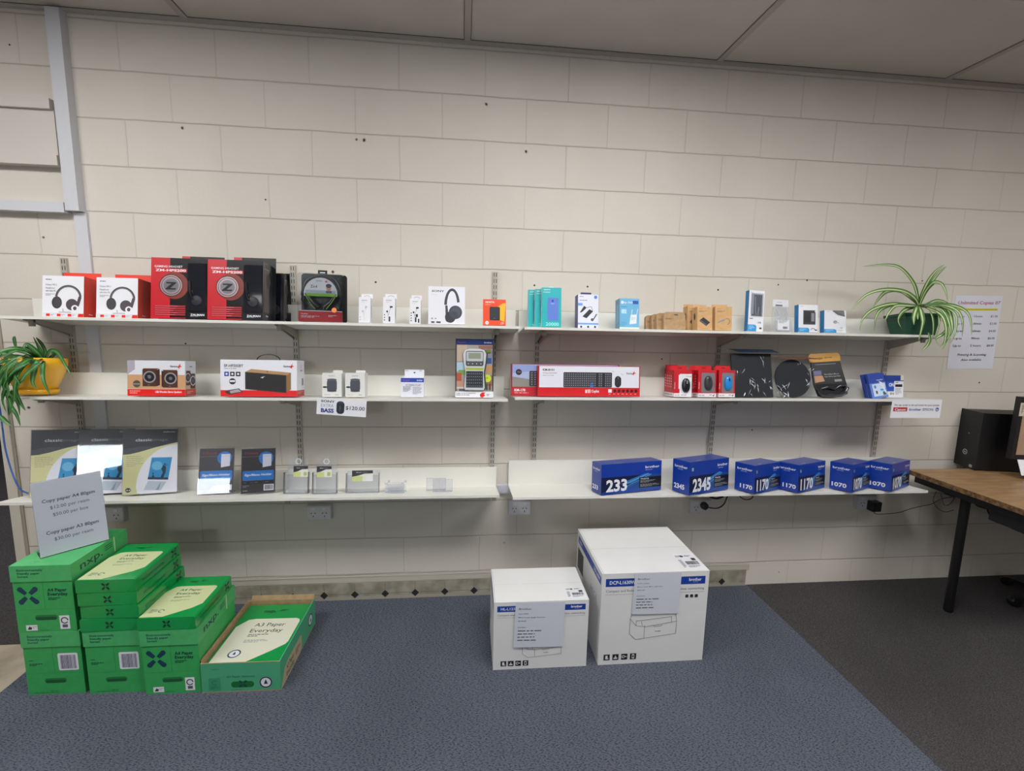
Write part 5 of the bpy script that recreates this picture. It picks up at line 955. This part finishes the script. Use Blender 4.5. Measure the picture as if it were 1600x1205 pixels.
b.ell(.84, .5, .22, .22, WHITE); b.arc(.84, .5, .2, .2, .05, 0, 360, gInk); b.poly([(.82, .42), (.86, .42), (.84, .62)], gInk)
b.build('tray', t)
b = MB(); T_ = Matrix.Translation((0, d, h)) @ Matrix.Rotation(R(-25), 4, 'X'); b.box(-w / 2 + .01, -.002, 0, w / 2 - .002, .0015, .022, kr3, T_); b.build('rear_flap', t)
b = MB(); T_ = Matrix.Translation((-w / 2, 0, h)) @ Matrix.Rotation(R(-12), 4, 'Y'); b.box(-.001, .01, 0, .003, d - .01, .009, kr3, T_); b.build('side_flap', t)
T0 = t.matrix_world.copy()
def ream3(label, z, art):
    w, d, h = .288, .412, .052; b = MB(); b.box(-w / 2, 0, 0, w / 2, d, h, gRm)
    if art:
        b.face((-w / 2, 0, h), (1, 0, 0), (0, 1, 0), w, d); cr_ = M('#dad9c6', .45)
        b._put([(p[0] * b.W, p[1] * b.H) for p in [(.03, .01), (.45, .01), (.78, .2), (.93, .3), (.95, .34), (.95, .68), (.93, .715), (.88, .735), (.25, .735), (.15, .72), (.03, .6)]], [tuple(range(11))], cr_)
        b.text('A3 Paper', .3, .60, .062, DARK, .005, .46); b.text('Everyday', .29, .50, .062, DARK, .005, .48); b.small(.3, .42, .3, .05, 2, GREYM, 2); b.small(.3, .33, .36, .05, 3, GREYT, 4)
        b.ell(.29, .17, .06, .06, WHITE); b.arc(.29, .17, .054, .054, .013, 0, 360, M('#1d2c4a')); b.poly([(.27, .155), (.31, .155), (.30, .185), (.29, .2), (.28, .185)], M('#1d2c4a'))
        b.text('nxp.', .3, .85, .055, M('#0b3a26', .4), .015, .2); b.small(.55, .865, .12, .04, 3, M('#0b3a26', .4), 4)
    tag(b.build('large_paper_ream', T=T0 @ Matrix.Translation((.001, .007, z))), label, 'paper ream', 'large green reams in the open tray')
ream3('lower large green paper ream hidden inside the open tray', .0046, False); ream3('large green paper ream with a pale label panel in the open tray', .0575, True)
# price sign in clear stand on top of the stack
c0 = at(62.7, 873, z=.546); c1 = at(169.9, 843.5, z=.546)
yaw = math.degrees(math.atan2(c1.y - c0.y, c1.x - c0.x))
t = thing('price_sign_stand', 'white copy paper price sign in a clear stand on the green cartons', 'price sign', TR(c0.x, c0.y, .5445, yaw))
w, h = .212, .298; L_ = Matrix.Rotation(R(-7), 4, 'X')
b = MB(); b.box(0, -.003, .002, w, -.0015, h, acr, L_); b.box(0, .001, .002, w, .0025, h, acr, L_); b.box(0, .0, 0, w, .085, .002, acr); b.box(w - .004, .001, .002, w - .002, .07, .02, acr2); b.build('acrylic_stand', t)
b = MB(); b.box(.001, -.0012, .003, w - .001, .0, h - .002, M('#eceef6', .6)); b.face((.001, -.0012, .003), (1, 0, 0), (0, 0, 1), w - .002, h - .005)
sg = M('#4a4d58', .5)
b.text('Copy paper A4 80gsm', .5, .71, .046, sg, .018, .76, 'c'); b.text('$12.00 per ream', .5, .61, .046, sg, 0, .56, 'c'); b.text('$50.00 per box', .5, .51, .046, sg, 0, .51, 'c'); b.text('Copy paper A3 80gsm', .5, .28, .046, sg, .018, .76, 'c'); b.text('$30.00 per ream', .5, .18, .046, sg, 0, .56, 'c'); b.build('price_sheet', t, L_)

# ================================================================== PRINTER CARTONS
pb = noise_mat('white_carton', '#dcdcdc', '#e3e3e3', 3, rough=.55, bump=.02); bb = M('#123f9c', .4); ln_ = M('#8f9196', .5); seam = M('#a9a9ab', .7)
def printer_art(b, u0, v0, u1, v1, big):
    l = lambda *p: b.line([(u0 + (u1 - u0) * a, v0 + (v1 - v0) * c) for a, c in p], .004, GREYM)
    l((.02, .75), (.02, .22), (.16, .0), (1, .16), (1, .62), (.98, .8)); l((.33, .05), (.33, .5)); l((.02, .75), (.15, .5), (.36, .45), (1, .6)); l((.15, .5), (.15, .68), (.3, .68), (.9, .78))
    l((.28, .48), (.26, .66)); l((.9, .56), (.88, .78)); l((.52, .47), (.54, .44), (.68, .46), (.7, .5)); b.text('brother', u0 + (u1 - u0) * .56, v0 + (v1 - v0) * .26, .011, BLACK, .03, (u1 - u0) * .12)
    if big: l((.02, .75), (.06, 1.0), (.95, 1.05), (.98, .8)); l((.05, .9), (.95, .93))
def icons(b, u, v, s_, g, n=4):
    for k in range(n):
        a = u + k * g; q = s_ * b.W / b.H; b.rect(a, v, a + s_, v + q, BLACK)
        if k == 0: b.rect(a + s_ * .3, v + q * .2, a + s_ * .65, v + q * .8, WHITE); b.rect(a + s_ * .5, v + q * .15, a + s_ * .8, v + q * .4, M('#bfc0c4'))
        if k == 1: b.rect(a + s_ * .2, v + q * .2, a + s_ * .8, v + q * .4, WHITE); b.poly([(a + s_ * .35, v + q * .45), (a + s_ * .65, v + q * .45), (a + s_ * .5, v + q * .8)], WHITE)
        if k == 2: b.arc(a + s_ * .35, v + q * .5, q * .2, q * .2, q * .1, 40, 320, WHITE); b.rect(a + s_ * .5, v + q * .45, a + s_ * .85, v + q * .6, WHITE)
        if k == 3: b.rrect(a + s_ * .3, v + q * .15, a + s_ * .7, v + q * .85, q * .08, WHITE); b.rect(a + s_ * .38, v + q * .3, a + s_ * .62, v + q * .7, BLACK)
def printer_box(label, x0, x1, y, d, h, model, yaw, big):
    w = x1 - x0; t = thing('printer_carton', label, 'box', TR((x0 + x1) / 2, y, 0, yaw))
    b = cart(w, d, h, pb); fr(b, 'f')
    b.rect(.035, .86, .965, .945, bb); b.text(model, .07, .885, .038, WHITE, .025, .24 if big else .22); b.text('brother', .93, .895, .034, WHITE, .03, .12, 'r'); b.small(.85, .875, .08, .01, 1, M('#aab6da'), 2)
    b.text('Compact and Reliable Mono Laser MFC with Wireless networking' if big else 'Compact and Reliable Mono Laser Printer with Wireless networking', .04, .80, .028, M('#6f7177'), .0, .92); b.rect(.035, .772, .965, .776, seam)
    icons(b, .05 if big else .08, .05, .058 if big else .06, .083 if big else .078)
    if big:
        for k in range(3): b.ell(.8 + k * .045, .735, .018, .014, DARK); b.rect(.785 + k * .045, .715, .815 + k * .045, .725, DARK)
        printer_art(b, .27, .27, .72, .58, True)
    else: printer_art(b, .3, .17, .72, .42, False)
    fr(b, 'l'); b.rect(.05, .86, .97, .945, bb); b.text('brother', .1, .885, .034, WHITE, .03, .12); b.text(model, .93, .885, .04, WHITE, .02, .22, 'r'); b.rect(.05, .55, .3, .8, M('#4a4c52', .5)) if big else None; b.text('MEGA', .62, .6, .08, M('#b3b9c9'), .02, .25) if big else None; b.rect(.07, .3, .25, .45, ln_); b.small(.1, .32, .12, .1, 4, WHITE, 3)
    fr(b, 't'); b.rect(0, .5, 1, .503, seam) ; b.rect(.0, .0, 1, .006, M('#cfcfcf', .6)); b.line([(.012, .0), (.012, 1)], .005, seam)
    b.build('carton', t)
    c = MB(); c.add([(w * .28, .012, h + .0006), (w * .485, .012, h + .0006), (w * .485, .012 + d * .32, h + .0006), (w * .28, .012 + d * .32, h + .0006)], [(0, 1, 2, 3)], WHITE)
    c.face((w * .28, .012, h + .0006), (1, 0, 0), (0, 1, 0), w * .205, d * .32); c.small(.05, .75, .3, .12, 3, DARK, 2); c.ell(.35, .82, .06, .06, DARK); c.small(.5, .78, .4, .1, 2, DARK, 3); c.barcode(.3, .3, .9, .5, DARK); c.small(.3, .12, .6, .12, 3, GREYM, 6); c.small(.05, .1, .18, .5, 6, GREYM, 8); c.rect(.7, .55, .9, .7, DARK); c.build('shipping_label', t)
    return t
printer_box('smaller white and blue printer carton on the blue carpet', .244, .654, -.578, .275, .314, 'HL-L1230W', -.6, False)
printer_box('larger white and blue printer carton beside the smaller one', .707, 1.189, -.5795, .445, .430, 'DCP-L1630W', 0, True)
def art_s(b, lines):
    b.text('Brother', .07, .84, .042, M('#4d4f58'), .01, .26)
    for k, (s_, v, wd) in enumerate(lines): b.text(s_, .07, v, .024, sg, .012, wd)
    for k, v in enumerate((.36, .29, .22, .15)): b.small(.07, v, .8 if k < 1 else .68, .022, 1, GREYM, k + 2, .9)
card('paper_notice', 'white printed price sheet hanging on the smaller printer carton', 'price sheet', (798.7, 942), (876.5, 941), (802, 1012), -.583, lambda b: art_s(b, [('HL-L1230W', .74, .2), ('Mono Laser Single Function', .66, .54), ('$149.00', .58, .16), ('Description', .44, .16)]))
card('paper_notice', 'white printed price sheet hanging on the larger printer carton', 'price sheet', (992, 896), (1065, 894.5), (987.5, 960.5), -.584, lambda b: art_s(b, [('DCP-L1630W', .74, .25), ('Mono Laser MFC USB WiFi', .66, .54), ('$269.00', .58, .16), ('Description', .44, .18)]))

# ================================================================== WALL: POSTER, OUTLETS, CABLES
def art_post(b):
    b.text('Unlimited Copies 07', .06, .885, .045, M('#a3233f'), .012, .9, shear=.15); b.rect(.04, .80, .93, .83, M('#d9cf2e', .5)); b.text('PLEASE DON\'T MOVE THESE SEATS FROM COUNTER', .06, .807, .013, M('#6b6a28'), 0, .85)
    for k, (a_, c_) in enumerate((('15min', '$1.00'), ('30min', '$2.00'), ('60min', '$4.00'), ('90min', '$6.00'), ('2 hours', '$8.00'))):
        v = .71 - k * .1; b.text('Up to', .07, v, .03, DARK, .004, .17); b.text(c_, .95, v, .03, DARK, .004, .15, 'r'); b.text(a_, .44, v, .03, DARK, .004, .18 if k < 4 else .23)
    b.text('Printing & Scanning', .5, .185, .032, DARK, .004, .62, 'c', .2); b.text('Also available', .5, .115, .032, DARK, .004, .44, 'c', .2)
def card2(name, label, cat, q, y, art):
    P_ = [at(*p, y=y) for p in q]; u = (P_[1] - P_[0]); w = u.length; u.normalize(); v = (P_[0] - P_[2]); v = v - u * v.dot(u); h = v.length; v.normalize(); n = u.cross(v); C_ = P_[0] - v * h
    b = MB(); b.box(0, 0, -.0004, w, h, .0004, M('#dcdeea', .25)); b.face((0, 0, .0004), (1, 0, 0), (0, 1, 0), w, h); art(b)
    return tag(b.build(name, T=Matrix(((u.x, v.x, n.x, C_.x), (u.y, v.y, n.y, C_.y), (u.z, v.z, n.z, C_.z), (0, 0, 0, 1)))), label, cat)
card2('price_poster', 'laminated white copy price poster taped to the wall behind the trailing plant', 'poster', [(1494, 462), (1567, 462.5), (1477, 577)], -.0015, art_post)
sw = M('#c7c7ca', .4)
def outlet(label, xl, xr, zt, zb_, sock_off=0):
    t = thing('power_outlet', label, 'power outlet', TR((xl + xr) / 2, 0, (zt + zb_) / 2), 'double wall power outlets'); w = xr - xl; h = zt - zb_
    b = MB(); b.box(-w / 2, -.030, -h / 2, w / 2, -.0002, h / 2, sw); b.box(-w / 2 + .003, -.033, -h / 2 + .003, w / 2 - .003, -.030, h / 2 - .003, M('#d2d2d6', .35)); b.face((-w / 2, -.033, -h / 2), (1, 0, 0), (0, 0, 1), w, h)
    for u in (.27, .73):
        b.line([(u - .05, .52), (u - .1, .44)], .05, DARK); b.line([(u + .05, .52), (u + .1, .44)], .05, DARK); b.line([(u, .32), (u, .2)], .05, DARK)
    b.build('faceplate', t)
    for u in (-.23, .23): c = MB(); c.box(w * u - .009, -.0365, h * .2, w * u + .009, -.0331, h * .42, M('#dedee2', .3)); c.build('switch', t)
    return t
outlet('white double power outlet partly hidden behind the paper price sign', -1.665, -1.54, .548, .472)
outlet('white double power outlet under the left shelf below the brochure holders', -.678, -.558, .538, .463)
outlet('white double power outlet under the gap between the lowest shelves', .352, .470, .545, .468)
outlet('white double power outlet with a round black plug under the numbered boxes', 1.362, 1.482, .532, .457)
outlet('white double power outlet with a square black adapter under the right shelf end', 2.36, 2.48, .540, .462)
bl = M('#1b1b1d', .4)
p = at(1101, 791, y=-.05); t = thing('power_plug', 'round black power plug with a lead looping up under the shelf', 'plug', TR(p.x, 0, p.z))
b = MB(); b.lathe([(0, 0), (.019, 0), (.021, .008), (.019, .026), (.012, .032), (0, .033)], bl, 24, Matrix.Translation((0, -.034, 0)) @ Matrix.Rotation(R(90), 4, 'X')); b.build('plug_body', t, smooth=True)
b = MB(); iv = t.matrix_world.inverted(); b.tube([iv @ at(a, c, y=-.055) for a, c in ((1104, 792), (1112, 794), (1122, 794), (1131, 788), (1136, 777), (1138, 770))], .0035, bl); b.build('lead', t, smooth=True)
b = MB(); b.tube([at(a, c, y=-.06) for a, c in ((1110, 777), (1120, 779), (1130, 776))], .006, bl); tag(b.build('cable_loop', smooth=True), 'short thick black cable piece under the shelf above the round plug', 'cable')
b = MB(); b.tube([at(a, c, y=-.06) for a, c in ((1151, 763), (1154, 773), (1160, 779), (1168, 781), (1176, 777), (1180, 763))], .003, bl); tag(b.build('cable_loop', smooth=True), 'thin black cable loop hanging under the shelf below box 1170', 'cable')
p = at(1368, 791, y=-.06); t = thing('power_adapter', 'square black power adapter with a thin wire running to the desk', 'power adapter', TR(p.x, 0, p.z, 0)); b = MB()
b.box(-.028, -.075, -.028, .024, -.0335, .026, M('#19191b', .35)); b.box(-.020, -.079, -.02, .018, -.075, .02, M('#19191b', .35)); b.build('adapter_body', t)
b = MB(); iv = t.matrix_world.inverted(); b.tube([iv @ at(a, c, y=d_) for a, c, d_ in ((1366, 798, -.06), (1368, 803, -.06), (1385, 803, -.05), (1405, 801, -.05), (1420, 796, -.05), (1440, 791, -.06), (1455, 788, -.07), (1470, 780, -.1), (1490, 776, -.14), (1500, 772, -.17))], .0022, M('#4a4644', .5)); b.build('wire', t, smooth=True)
b = MB(); b.tube([at(a, c, y=d_) for a, c, d_ in ((-8, 590, -.05), (0, 640, -.05), (4, 670, -.05), (8, 700, -.06), (16, 730, -.07), (24, 752, -.09), (30, 763, -.10), (36, 768, -.11), (44, 771, -.11))], .0035, M('#2d5fb0', .4)); tag(b.build('network_cable', smooth=True), 'blue network cable hanging at the left end of the wall', 'cable')

# ================================================================== DESK AND WHAT IS ON IT
DZ = .72; t = thing('desk', 'brown particle board desk with a black steel frame and legs', 'desk', TR(0, 0, 0))
wd = noise_mat('desk_board', '#86694a', '#ab8a63', 7, (1, 5, 1), rough=.45, bump=.04, lo=.3, hi=.7, detail=8); we = noise_mat('board_edge', '#4d3520', '#8c6a43', 60, rough=.8, bump=.2)
x0, y1, y0 = 2.575, -.10, -.86
b = MB(); b.box(x0, y0, DZ - .026, 4.3, y1, DZ, wd); b.box(x0 - .0012, y0, DZ - .0255, x0, y1, DZ - .0008, we); b.box(x0, y0 - .0012, DZ - .0255, 4.3, y0, DZ - .0008, we); b.build('desktop', t)
fb = M('#0e0e10', .45)
b = MB(); b.box(x0 + .03, y0 + .03, DZ - .066, x0 + .07, y1 - .02, DZ - .0265, fb); b.box(x0 + .07, y1 - .06, DZ - .066, 4.2, y1 - .02, DZ - .0265, fb); b.box(x0 + .07, y0 + .03, DZ - .066, 4.2, y0 + .07, DZ - .0265, fb); b.build('frame', t)
for i, (lx, ly) in enumerate(((2.705, -.318), (3.9, -.30), (3.9, -.75))):
    b = MB(); b.lathe([(0, 0), (.018, 0), (.021, .006), (.021, DZ - .067), (0, DZ - .067)], fb, 24, Matrix.Translation((lx, ly, 0.0012))); b.build('leg', t)
b = MB(); b.box(2.60, -.345, DZ - .07, 4.2, -.29, DZ - .0668, fb); b.build('leg_rail', t)
b = MB(); b.box(2.62, -.66, .60, 2.86, -.50, DZ - .067, M('#151517', .5)); b.build('underside_tray', t)
for m_, r_, q, lab in ((bl, .004, ((1519, 775), (1524, 788), (1535, 793), (1548, 796), (1556, 790), (1560, 782)), 'black cable tangled under the desk right of the leg'), (bl, .0045, ((1542, 792), (1546, 804), (1553, 808), (1560, 803), (1563, 792)), 'black cable looping lowest under the desk'),
                       (GREYM, .002, ((1463, 768), (1458, 782), (1466, 795), (1478, 800), (1490, 797)), 'thin grey wire curling left of the desk leg'), (GREYM, .002, ((1470, 772), (1476, 790), (1487, 785), (1492, 774)), 'thin grey wire hanging beside the desk leg')):
    b = MB(); b.tube([at(a, c, y=-.135) for a, c in q], r_, m_); tag(b.build('under_desk_cable', smooth=True), lab, 'cable')
# computer tower
c0 = at(1517, 736, z=DZ); t = thing('desktop_computer', 'black computer tower with a round badge standing on the desk', 'computer', TR(c0.x + .035, c0.y, DZ + .001, 0))
pc = M('#131417', .4); b = MB(); T_ = Matrix.Rotation(R(-10), 4, 'Z')
b.box(0, 0, .006, .30, .14, .325, M('#0b0b0d', .5), T_); b.build('case', t)
b = MB(); b.box(-.012, -.001, .004, -.0003, .141, .327, pc, T_); b.T = None
b.face(T_ @ Vector((-.012, .141, .004)), T_ @ Vector((0, -1, 0)), (0, 0, 1), .142, .323); b.arc(.45, .26, .042, .042, .01, 0, 360, M('#c9cbd0', .3)); b.text('DELL', .45, .245, .03, M('#c9cbd0'), .02, .11, 'c'); b.rrect(.72, .02, .86, .07, .01, M('#9fa2a6', .4)); b.ell(.5, .6, .012, .012, GREYT)
for k in range(9): b.line([(.15, .66 + k * .03), (.85, .66 + k * .03)], .004, M('#22242a', .4))
b.rect(.15, .42, .85, .56, M('#0c0d10', .3)); b.build('front_panel', t)
# monitor
t = thing('computer_monitor', 'black framed computer monitor at the right edge with a sticker on its side', 'monitor', TR(at(1582, 660, y=-.225).x + .02, -.222, DZ, 0))
T_ = Matrix.Rotation(R(-5), 4, 'Z')
b = MB(); b.box(-.02, -.03, .10, .50, 0, .435, M('#18171c', .35), T_); b.build('bezel', t)
b = MB(); b.box(.0, -.0315, .125, .48, -.0302, .415, M('#a68a74', .3), T_); b.build('screen', t)
b = MB(); b.box(-.0225, -.034, .335, .004, -.0318, .405, M('#cfc6b4', .6), T_); b.face(T_ @ Vector((-.0225, -.034, .335)), T_ @ Vector((1, 0, 0)), (0, 0, 1), .026, .07); b.small(.3, .15, .4, .7, 6, DARK, 3); b.build('side_sticker', t)
b = MB(); b.lathe([(0, 0), (.09, 0), (.1, .008), (.03, .014), (0, .014)], M('#18171c', .4), 28, T_ @ Matrix.Translation((.38, .05, 0.001))); b.box(.35, .002, .012, .41, .05, .2, M('#18171c', .4), T_); b.build('stand', t)
k0 = at(1574, 748, z=DZ); T_ = TR(k0.x + .02, k0.y - .165, DZ + .001, -2)
b = MB(); b.prism([(-.02, 0), (.32, 0), (.32, .02), (.0, .02)], 0, .10, M('#b9bcc6', .25, .6), 'y'); tag(b.build('keyboard', T=T_), 'silver keyboard at the right edge of the desk', 'keyboard')
b = MB(); b.box(0, 0, 0, .12, .002, .085, PAPER, TR(k0.x + .055, k0.y - .02, DZ + .0225, -10) @ Matrix.Rotation(R(-25), 4, 'X')); tag(b.build('paper_slip'), 'white paper slip propped against the monitor', 'paper')
# office chair under the desk, at the right edge
t = thing('office_chair', 'black office chair base with casters under the desk at the right edge', 'chair', TR(3.36, -.34, 0))
for k in range(5):
    a = R(170 + 72 * k); r_ = .24; b = MB(); T_ = Matrix.Rotation(a, 4, 'Z')
    b.prism([(.02, .075), (r_, .055), (r_ + .015, .045), (r_, .04), (.02, .05)], -.016, .016, fb, 'y', T_); b.build('base_arm', t)
    b = MB(); b.lathe([(0, -.02), (.022, -.02), (.026, -.012), (.026, .012), (.022, .02), (0, .02)], M('#1a1a1c', .25), 20, T_ @ Matrix.Translation((r_ + .0, 0, .0275)) @ Matrix.Rotation(R(90), 4, 'X')); b.build('caster', t)
b = MB(); b.lathe([(0, .04), (.03, .04), (.03, .08), (.02, .09), (.02, .40), (0, .40)], fb, 20); b.build('column', t)
b = MB(); b.prism(rr(.40, -.20, .20, .08), .40, .455, M('#1c1c1f', .8), 'z'); b.build('seat', t)
